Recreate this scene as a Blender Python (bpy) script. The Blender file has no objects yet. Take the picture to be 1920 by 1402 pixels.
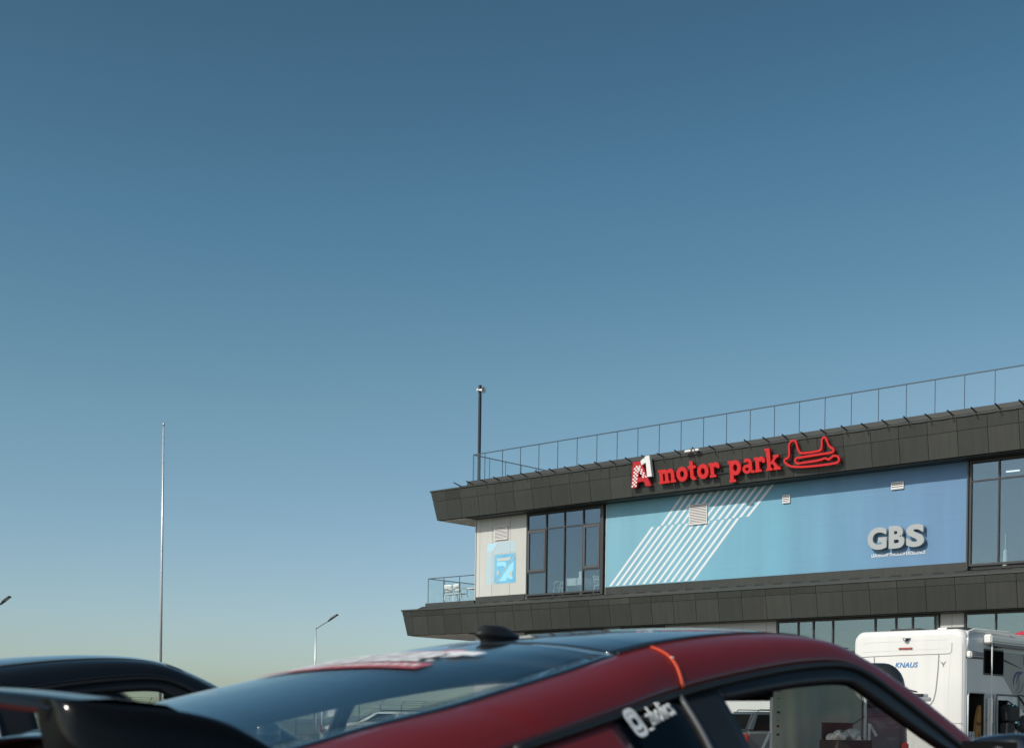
import bpy, bmesh, math, random
from mathutils import Vector, Matrix, Euler
random.seed(7)
scene = bpy.context.scene
COL = scene.collection

# ------------------------------------------------------------------ camera
F_PX, PX, PY, ROLL, CAM_H = 2667.0, 960.0, 1356.0, 0.0135, 1.0486
cam = bpy.data.cameras.new('camera')
cam_o = bpy.data.objects.new('camera', cam); COL.objects.link(cam_o)
cam.sensor_width = 36.0; cam.sensor_fit = 'HORIZONTAL'
cam.lens = F_PX / 1920 * 36.0
cam.shift_y = (PY - 701.0) / 1920.0
cam.clip_start = 0.05; cam.clip_end = 8000
cam_o.location = (0, 0, CAM_H)
cam_o.rotation_euler = (Matrix.Rotation(math.pi / 2, 4, 'X') @ Matrix.Rotation(ROLL, 4, 'Z')).to_euler()
cam.dof.use_dof = True; cam.dof.focus_distance = 50.0; cam.dof.aperture_fstop = 5.6
scene.camera = cam_o

# ------------------------------------------------------------------ world and sun
SUN_H = Vector((-0.822, -0.603)).normalized()          # where the sun stands, seen from above
SUN_EL = math.radians(39.5)
world = bpy.data.worlds.new('World'); scene.world = world; world.use_nodes = True
wn = world.node_tree.nodes; wl = world.node_tree.links
sky = wn.new('ShaderNodeTexSky'); sky.sky_type = 'NISHITA'; sky.sun_disc = False
sky.sun_elevation = SUN_EL
sky.sun_rotation = math.atan2(SUN_H.x, SUN_H.y)
sky.altitude = 300; sky.air_density = 0.7; sky.dust_density = 1.5; sky.ozone_density = 2.0
bg = wn['Background']; bg.inputs['Strength'].default_value = 0.1
gm = wn.new('ShaderNodeGamma'); gm.inputs['Gamma'].default_value = 1.3
tn = wn.new('ShaderNodeMix'); tn.data_type = 'RGBA'; tn.blend_type = 'MULTIPLY'; tn.inputs['Factor'].default_value = 1.0; tn.inputs[7].default_value = (0.797, 0.83, 0.714, 1)
rc_ = wn.new('ShaderNodeRGBCurve'); cm_ = rc_.mapping; cm_.use_clip = False      # one film-like colour response for the whole sky
for ch, pts_ in ((0, ((0.61, 0.51), (0.83, 0.82), (1.37, 1.65), (3.3, 3.86), (10, 10.8))), (1, ((1.23, 1.32), (1.66, 2.02), (2.64, 3.2), (5.19, 5.27), (10, 9.9))), (2, ((2.4, 2.24), (3.13, 3.25), (4.47, 4.38), (5.86, 5.6), (10, 9.6)))):
    c_ = cm_.curves[ch]; c_.points[0].location = (0, 0); c_.points[1].location = pts_[-1]
    for q_ in pts_[:-1]: c_.points.new(*q_)
    for q_ in c_.points: q_.handle_type = 'VECTOR'
cm_.extend = 'EXTRAPOLATED'; cm_.update()
wl.new(sky.outputs['Color'], gm.inputs['Color']); wl.new(gm.outputs['Color'], tn.inputs[6]); wl.new(tn.outputs[2], rc_.inputs['Color']); wl.new(rc_.outputs['Color'], bg.inputs['Color'])
sun = bpy.data.lights.new('sun', 'SUN'); sun.energy = 3.3; sun.angle = math.radians(0.55); sun.color = (1.0, 0.955, 0.88)
sun_o = bpy.data.objects.new('sun', sun); COL.objects.link(sun_o)
to_sun = Vector((SUN_H.x * math.cos(SUN_EL), SUN_H.y * math.cos(SUN_EL), math.sin(SUN_EL)))
sun_o.rotation_euler = to_sun.to_track_quat('Z', 'Y').to_euler(); sun_o.location = (-20, -20, 30)
scene.view_settings.view_transform = 'Standard'; scene.view_settings.look = 'None'
scene.view_settings.exposure = 0.0; scene.view_settings.gamma = 1.0

# ------------------------------------------------------------------ pixel helpers (directions only)
def ray(u, v):
    a, b = u - PX, v - PY
    c, s = math.cos(ROLL), math.sin(ROLL)
    return Vector(((a * c + b * s) / F_PX, 1.0, -(b * c - a * s) / F_PX))
def on_depth(u, v, d):
    r = ray(u, v) * d
    return Vector((r.x, r.y, r.z + CAM_H))

# ------------------------------------------------------------------ materials
def mat(name, col, rough=0.5, metal=0.0, coat=0.0, noise=0.0, nscale=8.0, bump=0.0, bscale=60.0, spec=0.5, emit=None, coat_rough=0.03, streak=0.0):
    m = bpy.data.materials.new(name); m.use_nodes = True
    nt = m.node_tree; b = nt.nodes['Principled BSDF']
    b.inputs['Base Color'].default_value = (*col, 1); b.inputs['Roughness'].default_value = rough
    b.inputs['Metallic'].default_value = metal; b.inputs['Coat Weight'].default_value = coat
    b.inputs['Coat Roughness'].default_value = coat_rough; b.inputs['Specular IOR Level'].default_value = spec
    tc = nt.nodes.new('ShaderNodeTexCoord')
    if noise:
        n = nt.nodes.new('ShaderNodeTexNoise'); n.inputs['Scale'].default_value = nscale; n.inputs['Detail'].default_value = 6
        nt.links.new(tc.outputs['Object'], n.inputs['Vector'])
        r = nt.nodes.new('ShaderNodeMapRange')
        r.inputs['From Min'].default_value = 0.3; r.inputs['From Max'].default_value = 0.7
        r.inputs['To Min'].default_value = 1 - noise; r.inputs['To Max'].default_value = 1 + noise
        nt.links.new(n.outputs['Fac'], r.inputs['Value'])
        mx = nt.nodes.new('ShaderNodeVectorMath'); mx.operation = 'SCALE'; mx.inputs[0].default_value = col
        fac = r.outputs['Result']
        if streak:
            oi = nt.nodes.new('ShaderNodeObjectInfo'); mp = nt.nodes.new('ShaderNodeMapping'); mp.inputs['Scale'].default_value = (9, 1, 0.5)
            cb_ = nt.nodes.new('ShaderNodeCombineXYZ'); ml = nt.nodes.new('ShaderNodeMath'); ml.operation = 'MULTIPLY'; ml.inputs[1].default_value = 37.0
            nt.links.new(oi.outputs['Random'], ml.inputs[0]); nt.links.new(ml.outputs[0], cb_.inputs['Y'])
            nt.links.new(tc.outputs['Object'], mp.inputs['Vector']); nt.links.new(cb_.outputs[0], mp.inputs['Location'])
            n3 = nt.nodes.new('ShaderNodeTexNoise'); n3.inputs['Scale'].default_value = 1.0; n3.inputs['Detail'].default_value = 5
            nt.links.new(mp.outputs['Vector'], n3.inputs['Vector'])
            r3 = nt.nodes.new('ShaderNodeMapRange'); r3.inputs['From Min'].default_value = 0.35; r3.inputs['From Max'].default_value = 0.75; r3.inputs['To Min'].default_value = 1 - streak*0.4; r3.inputs['To Max'].default_value = 1 + streak
            nt.links.new(n3.outputs['Fac'], r3.inputs['Value'])
            r4 = nt.nodes.new('ShaderNodeMapRange'); r4.inputs['To Min'].default_value = 0.90; r4.inputs['To Max'].default_value = 1.12; nt.links.new(oi.outputs['Random'], r4.inputs['Value'])
            m1 = nt.nodes.new('ShaderNodeMath'); m1.operation = 'MULTIPLY'; nt.links.new(fac, m1.inputs[0]); nt.links.new(r3.outputs[0], m1.inputs[1])
            m2 = nt.nodes.new('ShaderNodeMath'); m2.operation = 'MULTIPLY'; nt.links.new(m1.outputs[0], m2.inputs[0]); nt.links.new(r4.outputs[0], m2.inputs[1]); fac = m2.outputs[0]
        nt.links.new(fac, mx.inputs['Scale']); nt.links.new(mx.outputs['Vector'], b.inputs['Base Color'])
    if bump:
        n2 = nt.nodes.new('ShaderNodeTexNoise'); n2.inputs['Scale'].default_value = bscale; n2.inputs['Detail'].default_value = 4
        nt.links.new(tc.outputs['Object'], n2.inputs['Vector'])
        bp = nt.nodes.new('ShaderNodeBump'); bp.inputs['Strength'].default_value = bump; bp.inputs['Distance'].default_value = 0.02
        nt.links.new(n2.outputs['Fac'], bp.inputs['Height']); nt.links.new(bp.outputs['Normal'], b.inputs['Normal'])
    if emit:
        b.inputs['Emission Color'].default_value = (*col, 1); b.inputs['Emission Strength'].default_value = emit
    return m

def glass_mat(name, tint, f0=0.04, wave=0.0, gcol=(1, 1, 1)):
    """thin clear pane: tinted see-through plus a mirror reflection that grows towards grazing angles"""
    m = bpy.data.materials.new(name); m.use_nodes = True
    nt = m.node_tree; nt.nodes.remove(nt.nodes['Principled BSDF'])
    out = nt.nodes['Material Output']
    t = nt.nodes.new('ShaderNodeBsdfTransparent'); t.inputs['Color'].default_value = (*tint, 1)
    g = nt.nodes.new('ShaderNodeBsdfGlossy'); g.inputs['Roughness'].default_value = 0.0; g.inputs['Color'].default_value = (*gcol, 1)
    lw = nt.nodes.new('ShaderNodeLayerWeight'); lw.inputs['Blend'].default_value = 0.5
    pw = nt.nodes.new('ShaderNodeMath'); pw.operation = 'POWER'; pw.inputs[1].default_value = 4.6
    ma = nt.nodes.new('ShaderNodeMath'); ma.operation = 'MULTIPLY_ADD'; ma.inputs[1].default_value = 1 - f0; ma.inputs[2].default_value = f0
    nt.links.new(lw.outputs['Facing'], pw.inputs[0]); nt.links.new(pw.outputs[0], ma.inputs[0])
    if wave:
        tc = nt.nodes.new('ShaderNodeTexCoord'); n = nt.nodes.new('ShaderNodeTexNoise'); n.inputs['Scale'].default_value = 0.9; n.inputs['Detail'].default_value = 1
        nt.links.new(tc.outputs['Object'], n.inputs['Vector'])
        bp = nt.nodes.new('ShaderNodeBump'); bp.inputs['Strength'].default_value = wave; bp.inputs['Distance'].default_value = 0.02
        nt.links.new(n.outputs['Fac'], bp.inputs['Height']); nt.links.new(bp.outputs['Normal'], g.inputs['Normal'])
    mx = nt.nodes.new('ShaderNodeMixShader')
    nt.links.new(ma.outputs[0], mx.inputs['Fac']); nt.links.new(t.outputs['BSDF'], mx.inputs[1]); nt.links.new(g.outputs['BSDF'], mx.inputs[2])
    nt.links.new(mx.outputs['Shader'], out.inputs['Surface'])
    return m

def banner_mat():
    m = mat('printed_banner', (0.2, 0.5, 0.65), 0.75)
    nt = m.node_tree; b = nt.nodes['Principled BSDF']
    tc = nt.nodes.new('ShaderNodeTexCoord'); sp = nt.nodes.new('ShaderNodeSeparateXYZ')
    nt.links.new(tc.outputs['Object'], sp.inputs['Vector'])
    mr = nt.nodes.new('ShaderNodeMapRange'); mr.inputs['From Min'].default_value = 7.2; mr.inputs['From Max'].default_value = 22.4
    nz = nt.nodes.new('ShaderNodeTexNoise'); nz.inputs['Scale'].default_value = 0.35; nz.inputs['Detail'].default_value = 2
    nt.links.new(tc.outputs['Object'], nz.inputs['Vector'])
    ad = nt.nodes.new('ShaderNodeMath'); ad.operation = 'MULTIPLY_ADD'; ad.inputs[1].default_value = 3.0
    nt.links.new(nz.outputs['Fac'], ad.inputs[0]); nt.links.new(sp.outputs['X'], ad.inputs[2])
    nt.links.new(ad.outputs['Value'], mr.inputs['Value'])
    cr = nt.nodes.new('ShaderNodeValToRGB'); e = cr.color_ramp.elements
    e[0].position = 0.0; e[0].color = (0.185, 0.375, 0.46, 1); e[1].position = 1.0; e[1].color = (0.125, 0.245, 0.40, 1)
    for p, c in ((0.35, (0.17, 0.40, 0.50, 1)), (0.6, (0.145, 0.35, 0.465, 1)), (0.78, (0.135, 0.29, 0.43, 1))):
        x = e.new(p); x.color = c
    nt.links.new(mr.outputs['Result'], cr.inputs['Fac']); nt.links.new(cr.outputs['Color'], b.inputs['Base Color'])
    vb = nt.nodes.new('ShaderNodeTexNoise'); vb.inputs['Scale'].default_value = 1.0; vb.inputs['Detail'].default_value = 4
    mv = nt.nodes.new('ShaderNodeMapping'); mv.inputs['Scale'].default_value = (1.1, 1, 0.12); nt.links.new(tc.outputs['Object'], mv.inputs['Vector']); nt.links.new(mv.outputs['Vector'], vb.inputs['Vector'])
    rv = nt.nodes.new('ShaderNodeMapRange'); rv.inputs['From Min'].default_value = 0.3; rv.inputs['From Max'].default_value = 0.7; rv.inputs['To Min'].default_value = 0.93; rv.inputs['To Max'].default_value = 1.07; nt.links.new(vb.outputs['Fac'], rv.inputs['Value'])
    sv = nt.nodes.new('ShaderNodeVectorMath'); sv.operation = 'SCALE'; nt.links.new(cr.outputs['Color'], sv.inputs[0]); nt.links.new(rv.outputs[0], sv.inputs['Scale']); nt.links.new(sv.outputs['Vector'], b.inputs['Base Color'])
    w = nt.nodes.new('ShaderNodeTexNoise'); w.inputs['Scale'].default_value = 1.3; w.inputs['Detail'].default_value = 3
    mp = nt.nodes.new('ShaderNodeMapping'); mp.inputs['Scale'].default_value = (0.5, 1, 5)
    nt.links.new(tc.outputs['Object'], mp.inputs['Vector']); nt.links.new(mp.outputs['Vector'], w.inputs['Vector'])
    bp = nt.nodes.new('ShaderNodeBump'); bp.inputs['Strength'].default_value = 0.12; bp.inputs['Distance'].default_value = 0.05
    nt.links.new(w.outputs['Fac'], bp.inputs['Height']); nt.links.new(bp.outputs['Normal'], b.inputs['Normal'])
    return m

M = dict(
    fascia=mat('dark_cladding', (0.030, 0.034, 0.029), 0.5, streak=0.22, noise=0.10, nscale=0.7, bump=0.05, bscale=9),
    fascia_b=mat('dark_cladding_weathered', (0.034, 0.037, 0.031), 0.56, streak=0.25, noise=0.12, nscale=0.9, bump=0.05, bscale=9),
    fascia_c=mat('dark_cladding_dark', (0.027, 0.030, 0.026), 0.44, streak=0.2, noise=0.12, nscale=0.8, bump=0.05, bscale=9),
    joint=mat('joint_black', (0.012, 0.012, 0.012), 0.8),
    coping=mat('coping_metal', (0.042, 0.046, 0.041), 0.42, noise=0.1, nscale=2),
    steel=mat('dark_steel', (0.028, 0.030, 0.032), 0.45, noise=0.1),
    rail=mat('railing_steel', (0.05, 0.085, 0.11), 0.4),
    wall=mat('light_grey_cladding', (0.49, 0.50, 0.465), 0.6, streak=0.04, noise=0.03, nscale=1.2),
    soffit=mat('soffit_plaster', (0.82, 0.77, 0.68), 0.8, noise=0.22, nscale=2.5, bump=0.3),
    frame=mat('anthracite_frame', (0.038, 0.041, 0.043), 0.45, noise=0.06),
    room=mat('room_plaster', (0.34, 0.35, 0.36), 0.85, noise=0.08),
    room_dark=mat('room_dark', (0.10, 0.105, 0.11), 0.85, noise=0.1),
    floor_in=mat('room_floor', (0.22, 0.21, 0.19), 0.6, noise=0.1),
    vent=mat('vent_slat', (0.72, 0.71, 0.69), 0.5),
    vent_in=mat('vent_inner', (0.16, 0.155, 0.15), 0.8),
    white=mat('white_print', (0.66, 0.71, 0.73), 0.7),
    lightblue=mat('light_blue_print', (0.42, 0.66, 0.78), 0.7),
    blueprint=mat('blue_print', (0.16, 0.46, 0.66), 0.7, noise=0.15, nscale=1.5),
    cyanprint=mat('cyan_print', (0.30, 0.68, 0.86), 0.7),
    red_sign=mat('red_sign', (0.62, 0.02, 0.022), 0.45, noise=0.04),
    red_side=mat('red_sign_dark', (0.50, 0.018, 0.028), 0.45),
    white_sign=mat('white_sign', (0.82, 0.82, 0.80), 0.45),
    grey_sign=mat('brushed_grey_sign', (0.36, 0.39, 0.39), 0.42, metal=0.15),
    plastic=mat('white_plastic', (0.80, 0.80, 0.77), 0.45),
    cloth=mat('white_cloth', (0.82, 0.80, 0.72), 0.9, bump=0.2, bscale=14),
    galv=mat('galvanised_steel', (0.55, 0.57, 0.57), 0.42, metal=0.6, noise=0.1),
    lampgrey=mat('lamp_grey', (0.10, 0.11, 0.11), 0.5),
    lens=mat('lamp_lens', (0.6, 0.63, 0.62), 0.3),
    asphalt=mat('asphalt', (0.095, 0.093, 0.088), 0.9, noise=0.25, nscale=2.0, bump=0.4, bscale=90),
    grass=mat('dry_grass_ground', (0.085, 0.10, 0.055), 0.95, noise=0.3, nscale=0.05),
    paint=mat('road_paint', (0.72, 0.72, 0.70), 0.7, noise=0.12, nscale=3),
    hill=mat('far_hills', (0.10, 0.125, 0.105), 0.95, noise=0.25, nscale=0.01),
    red_paint=mat('red_car_paint', (0.150, 0.0085, 0.0075), 0.40, metal=0.1, coat=0.5, noise=0.03, nscale=3),
    orange=mat('orange_stripe', (0.75, 0.085, 0.03), 0.4),
    black_paint=mat('black_car_paint', (0.006, 0.007, 0.009), 0.35, coat=0.6, spec=0.3),
    spoiler_black=mat('satin_black', (0.004, 0.0045, 0.005), 0.12, spec=0.2),
    black_roof=mat('gloss_black_roof', (0.008, 0.009, 0.012), 0.22, coat=1.0, spec=0.5),
    black_trim=mat('black_trim', (0.010, 0.010, 0.011), 0.45),
    rubber=mat('rubber', (0.015, 0.015, 0.015), 0.8),
    cabin=mat('cabin_lining', (0.010, 0.011, 0.013), 0.85, noise=0.1),
    grey_trim=mat('grey_trim', (0.075, 0.08, 0.085), 0.4),
    alloy=mat('alloy', (0.08, 0.08, 0.085), 0.35, metal=0.8),
    tail_red=mat('tail_red', (0.28, 0.015, 0.015), 0.15, coat=1.0),
    lamp_clear=mat('lamp_clear', (0.7, 0.72, 0.74), 0.15, metal=0.3),
    sticker=mat('white_sticker', (0.72, 0.74, 0.74), 0.6),
    sticker_red=mat('red_sticker', (0.50, 0.11, 0.14), 0.5, noise=0.25, nscale=9),
    sticker_pink=mat('pale_sticker', (0.62, 0.60, 0.64), 0.5, noise=0.25, nscale=14),
    camper=mat('camper_white', (0.80, 0.80, 0.765), 0.35, coat=0.3, noise=0.035, nscale=1.1, streak=0.035),
    camper_line=mat('camper_seam', (0.22, 0.22, 0.22), 0.6),
    shade_tone=mat('painted_shade_tone', (0.42, 0.41, 0.37), 0.5),
    greydecal=mat('grey_decal', (0.24, 0.245, 0.25), 0.5),
    blackdecal=mat('black_decal', (0.03, 0.03, 0.035), 0.5),
    bluedecal=mat('blue_decal', (0.05, 0.20, 0.46), 0.5),
    navydecal=mat('navy_decal', (0.025, 0.05, 0.17), 0.5),
    darkglass=mat('dark_acrylic', (0.009, 0.0095, 0.010), 0.3, spec=0.0),
    camper_in=mat('camper_interior', (0.025, 0.02, 0.016), 0.8),
    orange_board=mat('orange_board', (0.50, 0.24, 0.07), 0.5, noise=0.06),
    bag=mat('black_bag', (0.014, 0.014, 0.016), 0.7, bump=0.4, bscale=12),
    greybag=mat('grey_bag', (0.05, 0.048, 0.042), 0.8, bump=0.4, bscale=12),
    teal=mat('teal_plastic', (0.10, 0.45, 0.50), 0.4),
    green=mat('green_plastic', (0.02, 0.30, 0.20), 0.4),
    tarp=mat('grey_green_fabric', (0.40, 0.42, 0.34), 0.9, noise=0.08, nscale=3, bump=0.25, bscale=6),
    canopy=mat('shade_roof_fabric', (0.10, 0.105, 0.10), 0.9),
    whitepole=mat('white_pole', (0.60, 0.62, 0.61), 0.4),
    silver_car=mat('silver_grey_paint', (0.16, 0.175, 0.18), 0.35, metal=0.6, coat=0.8),
    darkvan=mat('dark_van_paint', (0.035, 0.036, 0.035), 0.35, metal=0.4, coat=0.8),
    whitecar=mat('white_car_paint', (0.74, 0.75, 0.72), 0.35, coat=0.6),
    flag=mat('white_flag', (0.72, 0.74, 0.78), 0.9),
    flagline=mat('flag_mark', (0.16, 0.19, 0.24), 0.9),
    gloss_glass=mat('gloss_dark_glass', (0.012, 0.013, 0.014), 0.06, spec=0.5),
    box=mat('dark_crate', (0.035, 0.03, 0.026), 0.8),
    paperwhite=mat('crumpled_white', (0.66, 0.66, 0.60), 0.8, bump=0.4, bscale=20),
    redcanopy=mat('red_canopy', (0.50, 0.03, 0.06), 0.8),
    clear_glass=glass_mat('clear_glass', (0.94, 0.97, 0.97), 0.035),
    window_glass=glass_mat('window_glass', (0.74, 0.80, 0.82), 0.115, 0.05, (0.66, 0.87, 1.0)),
    car_glass=glass_mat('car_glass', (0.965, 0.98, 0.965), 0.012),
    hatch_glass=glass_mat('hatch_glass', (0.92, 0.95, 0.94), 0.13),
    tint_glass=glass_mat('privacy_glass', (0.05, 0.052, 0.055), 0.03),
    light_bar=mat('lit_ceiling_tube', (1.0, 0.98, 0.92), 0.4, emit=1.6),
    banner=banner_mat(),
)

M['black_roof'].node_tree.nodes['Principled BSDF'].inputs['Coat IOR'].default_value = 1.75
# ------------------------------------------------------------------ mesh helpers
def link(name, me, parent=None, m=None, loc=None, rot=None):
    o = bpy.data.objects.new(name, me); COL.objects.link(o)
    if m is not None and not me.materials: me.materials.append(M[m] if isinstance(m, str) else m)
    if parent is not None: o.parent = parent
    if loc is not None: o.location = loc
    if rot is not None: o.rotation_euler = rot
    return o
def tag(o, label=None, cat=None, group=None, kind=None):
    if label: o['label'] = label
    if cat: o['category'] = cat
    if group: o['group'] = group
    if kind: o['kind'] = kind
    return o
def thing(name, label, cat, loc=(0, 0, 0), rz=0.0, group=None):
    o = bpy.data.objects.new(name, None); COL.objects.link(o); o.location = loc; o.rotation_euler = (0, 0, rz)
    o.empty_display_size = 0.2
    return tag(o, label, cat, group)
def copy_tree(o, parent=None):
    c = o.copy(); COL.objects.link(c); c.parent = parent
    for ch in list(o.children): copy_tree(ch, c)
    return c
class MB:
    def __init__(s): s.v = []; s.f = []
    def add(s, vs, fs):
        b = len(s.v); s.v += [tuple(v) for v in vs]; s.f += [tuple(b + i for i in f) for f in fs]; return s
    def box(s, x0, y0, z0, x1, y1, z1):
        return s.add([(x0,y0,z0),(x1,y0,z0),(x1,y1,z0),(x0,y1,z0),(x0,y0,z1),(x1,y0,z1),(x1,y1,z1),(x0,y1,z1)],
                     [(0,3,2,1),(4,5,6,7),(0,1,5,4),(1,2,6,5),(2,3,7,6),(3,0,4,7)])
    def tube(s, pts, r, n=8, r2=None, cap=True):
        pts = [Vector(p) for p in pts]; N = len(pts); rings = []
        for i, p in enumerate(pts):
            d = (pts[min(i+1, N-1)] - pts[max(i-1, 0)]).normalized()
            up = Vector((0,0,1)) if abs(d.z) < 0.9 else Vector((1,0,0))
            a = d.cross(up).normalized(); b = a.cross(d)
            rr = r if r2 is None else r + (r2 - r) * i / (N - 1)
            rings.append([p + (a*math.cos(2*math.pi*k/n) + b*math.sin(2*math.pi*k/n)) * rr for k in range(n)])
        fs = []
        for i in range(N-1):
            for k in range(n): fs.append((i*n+k, i*n+(k+1)%n, (i+1)*n+(k+1)%n, (i+1)*n+k))
        if cap: fs += [tuple(range(n)), tuple(reversed(range((N-1)*n, N*n)))]
        return s.add([v for r_ in rings for v in r_], fs)
    def bar(s, a, b, w, h):
        a, b = Vector(a), Vector(b); d = (b-a).normalized()
        up = Vector((0,0,1)) if abs(d.z) < 0.95 else Vector((0,1,0))
        x = d.cross(up).normalized() * w/2; y = x.cross(d).normalized() * h/2
        return s.add([a-x-y,a+x-y,a+x+y,a-x+y,b-x-y,b+x-y,b+x+y,b-x+y],
                     [(0,3,2,1),(4,5,6,7),(0,1,5,4),(1,2,6,5),(2,3,7,6),(3,0,4,7)])
    def grid(s, fn, nu, nv, flip=False):
        vs = [fn(i/nu, j/nv) for i in range(nu+1) for j in range(nv+1)]
        fs = []
        for i in range(nu):
            for j in range(nv):
                q = (i*(nv+1)+j, i*(nv+1)+j+1, (i+1)*(nv+1)+j+1, (i+1)*(nv+1)+j)
                fs.append(tuple(reversed(q)) if flip else q)
        return s.add(vs, fs)
    def prism(s, poly, y0, y1):        # poly of (x, z), extruded in y
        n = len(poly)
        area = sum(poly[i][0]*poly[(i+1)%n][1]-poly[(i+1)%n][0]*poly[i][1] for i in range(n))
        if area < 0: poly = poly[::-1]
        return s.add([(x,y0,z) for x,z in poly] + [(x,y1,z) for x,z in poly],
                     [tuple(range(n)), tuple(reversed(range(n,2*n)))] + [((i+1)%n, i, n+i, n+(i+1)%n) for i in range(n)])
    def lathe(s, prof, n=20, axis='Z', c=(0,0,0)):  # prof of (r, h)
        vs = []
        for r, h_ in prof:
            for k in range(n):
                a = 2*math.pi*k/n; p = (r*math.cos(a), r*math.sin(a), h_)
                if axis == 'Y': p = (p[0], p[2], p[1])
                elif axis == 'X': p = (p[2], p[0], p[1])
                vs.append((p[0]+c[0], p[1]+c[1], p[2]+c[2]))
        fs = [(i*n+k, i*n+(k+1)%n, (i+1)*n+(k+1)%n, (i+1)*n+k) for i in range(len(prof)-1) for k in range(n)]
        return s.add(vs, fs)
    def mesh(s, name, smooth=False, bevel=0.0, seg=2, auto=None):
        me = bpy.data.meshes.new(name); me.from_pydata(s.v, [], s.f)
        bm = bmesh.new(); bm.from_mesh(me)
        bmesh.ops.recalc_face_normals(bm, faces=bm.faces)
        if bevel: bmesh.ops.bevel(bm, geom=list(bm.edges), offset=bevel, segments=seg, affect='EDGES', clamp_overlap=True)
        bm.to_mesh(me); bm.free()
        if smooth: me.polygons.foreach_set('use_smooth', [True]*len(me.polygons))
        if auto is not None:
            me.polygons.foreach_set('use_smooth', [True]*len(me.polygons)); me.set_sharp_from_angle(angle=math.radians(auto))
        me.update(); return me
    def build(s, name, m, parent=None, loc=None, rot=None, **k):
        return link(name, s.mesh(name, **k), parent, m, loc, rot)
def solid(o, t, off=-1.0):
    md = o.modifiers.new('thickness', 'SOLIDIFY'); md.thickness = t; md.offset = off; return o
def catmull(P, t):
    n = len(P) - 1; t = max(0.0, min(float(n), t)); i = min(int(t), n-1); f = t - i
    g = lambda k: Vector(P[max(0, min(n, k))])
    a, b, c, d = g(i-1), g(i), g(i+1), g(i+2)
    return 0.5*((2*b) + (c-a)*f + (2*a-5*b+4*c-d)*f*f + (3*b-a-3*c+d)*f**3)
def text_mesh(txt, x0, x1, z0, z1, y, depth, bold=0.0, shear=0.0, space=1.0):
    cu = bpy.data.curves.new('t', 'FONT'); cu.body = txt; cu.extrude = 0.5; cu.offset = bold; cu.shear = shear; cu.space_character = space
    cu.resolution_u = 4
    ob = bpy.data.objects.new('t', cu); COL.objects.link(ob)
    dg = bpy.context.evaluated_depsgraph_get(); me = bpy.data.meshes.new_from_object(ob.evaluated_get(dg))
    bpy.data.objects.remove(ob); bpy.data.curves.remove(cu)
    xs = [v.co.x for v in me.vertices]; zs = [v.co.y for v in me.vertices]
    ax, bx_, az, bz = min(xs), max(xs), min(zs), max(zs)
    for v in me.vertices:
        p = v.co.copy()
        v.co = (x0+(p.x-ax)/(bx_-ax)*(x1-x0), y - (p.z+0.5)*depth, z0+(p.y-az)/(bz-az)*(z1-z0))
    me.materials.clear(); return me

# ------------------------------------------------------------------ ground and far setting
def sheet(name, x0, y0, x1, y1, z, m, nx=1, ny=1):
    mb = MB(); mb.grid(lambda a, b: (x0+(x1-x0)*a, y0+(y1-y0)*b, z), nx, ny, flip=True)
    return tag(mb.build(name, m), kind='structure')
sheet('ground', -3000, -3000, 3000, 3000, -0.02, 'grass')
sheet('paddock_asphalt', -70, -60, 80, 110, 0.0, 'asphalt')
BROT = math.atan2(-0.67436, 0.73840)
BO = Vector((-1.65344, 62.0, 0))
for k in range(9):
    p = Vector((-9.0 + 2.75*k*0.685*1.0, 3.4 + 2.75*k*-0.728*0.0, 0.004))
    ln = MB().box(-0.06, -2.6, 0, 0.06, 2.6, 0.001).build('parking_line', 'paint', None, (p.x, 10.8, 0.004), (0, 0, -0.82)); tag(ln, kind='structure')
def hills():
    mb = MB(); N = 90
    top = []
    for i in range(N+1):
        a = math.radians(-75 + 150*i/N); R = 1500
        h_ = 13 + 9*math.sin(i*0.23+1.1) + 6*math.sin(i*0.61) + 2.5*math.sin(i*1.7)
        top.append((R*math.sin(a), R*math.cos(a), max(3, h_)))
    vs = []
    for x, y, z in top:
        vs += [(x*0.88, y*0.88, -1), (x*0.94, y*0.94, z*0.55), (x, y, z), (x*1.12, y*1.12, -1)]
    fs = [(4*i+j, 4*i+j+1, 4*i+j+5, 4*i+j+4) for i in range(N) for j in range(3)]
    mb.add(vs, fs); return tag(mb.build('far_hills', 'hill', smooth=True), kind='structure')
hills()

# ------------------------------------------------------------------ the paddock building
B = thing('paddock_building', 'two-storey paddock building with dark slanted fascias and a light-blue printed wall', 'building', BO, BROT)
SE = 44.0      # far end of the facade to the right (metres along it)
BD = 15.0      # depth
def bpart(name, mb, m, parent=None, **k): return mb.build(name, m, parent or B, **k)
TILT = math.atan(0.168)
_pc = {}
def panel_mesh(w, h, shearl=0.0, gap=0.011, th=0.02):
    key = (round(w,3), round(h,3), round(shearl,3))
    if key not in _pc:
        g = gap/2
        mb = MB()
        a = [(g, g), (w-g, g), (w-g, h-g), (g - shearl, h-g)]
        mb.add([(x, 0, z) for x, z in a] + [(x, -th, z) for x, z in a],
               [(0,1,2,3), (7,6,5,4), (0,4,5,1), (1,5,6,2), (2,6,7,3), (3,7,4,0)])
        me = mb.mesh('cladding_panel', bevel=0.004, seg=1)
        _pc[key] = me
    return _pc[key]
_pm = {}
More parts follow.
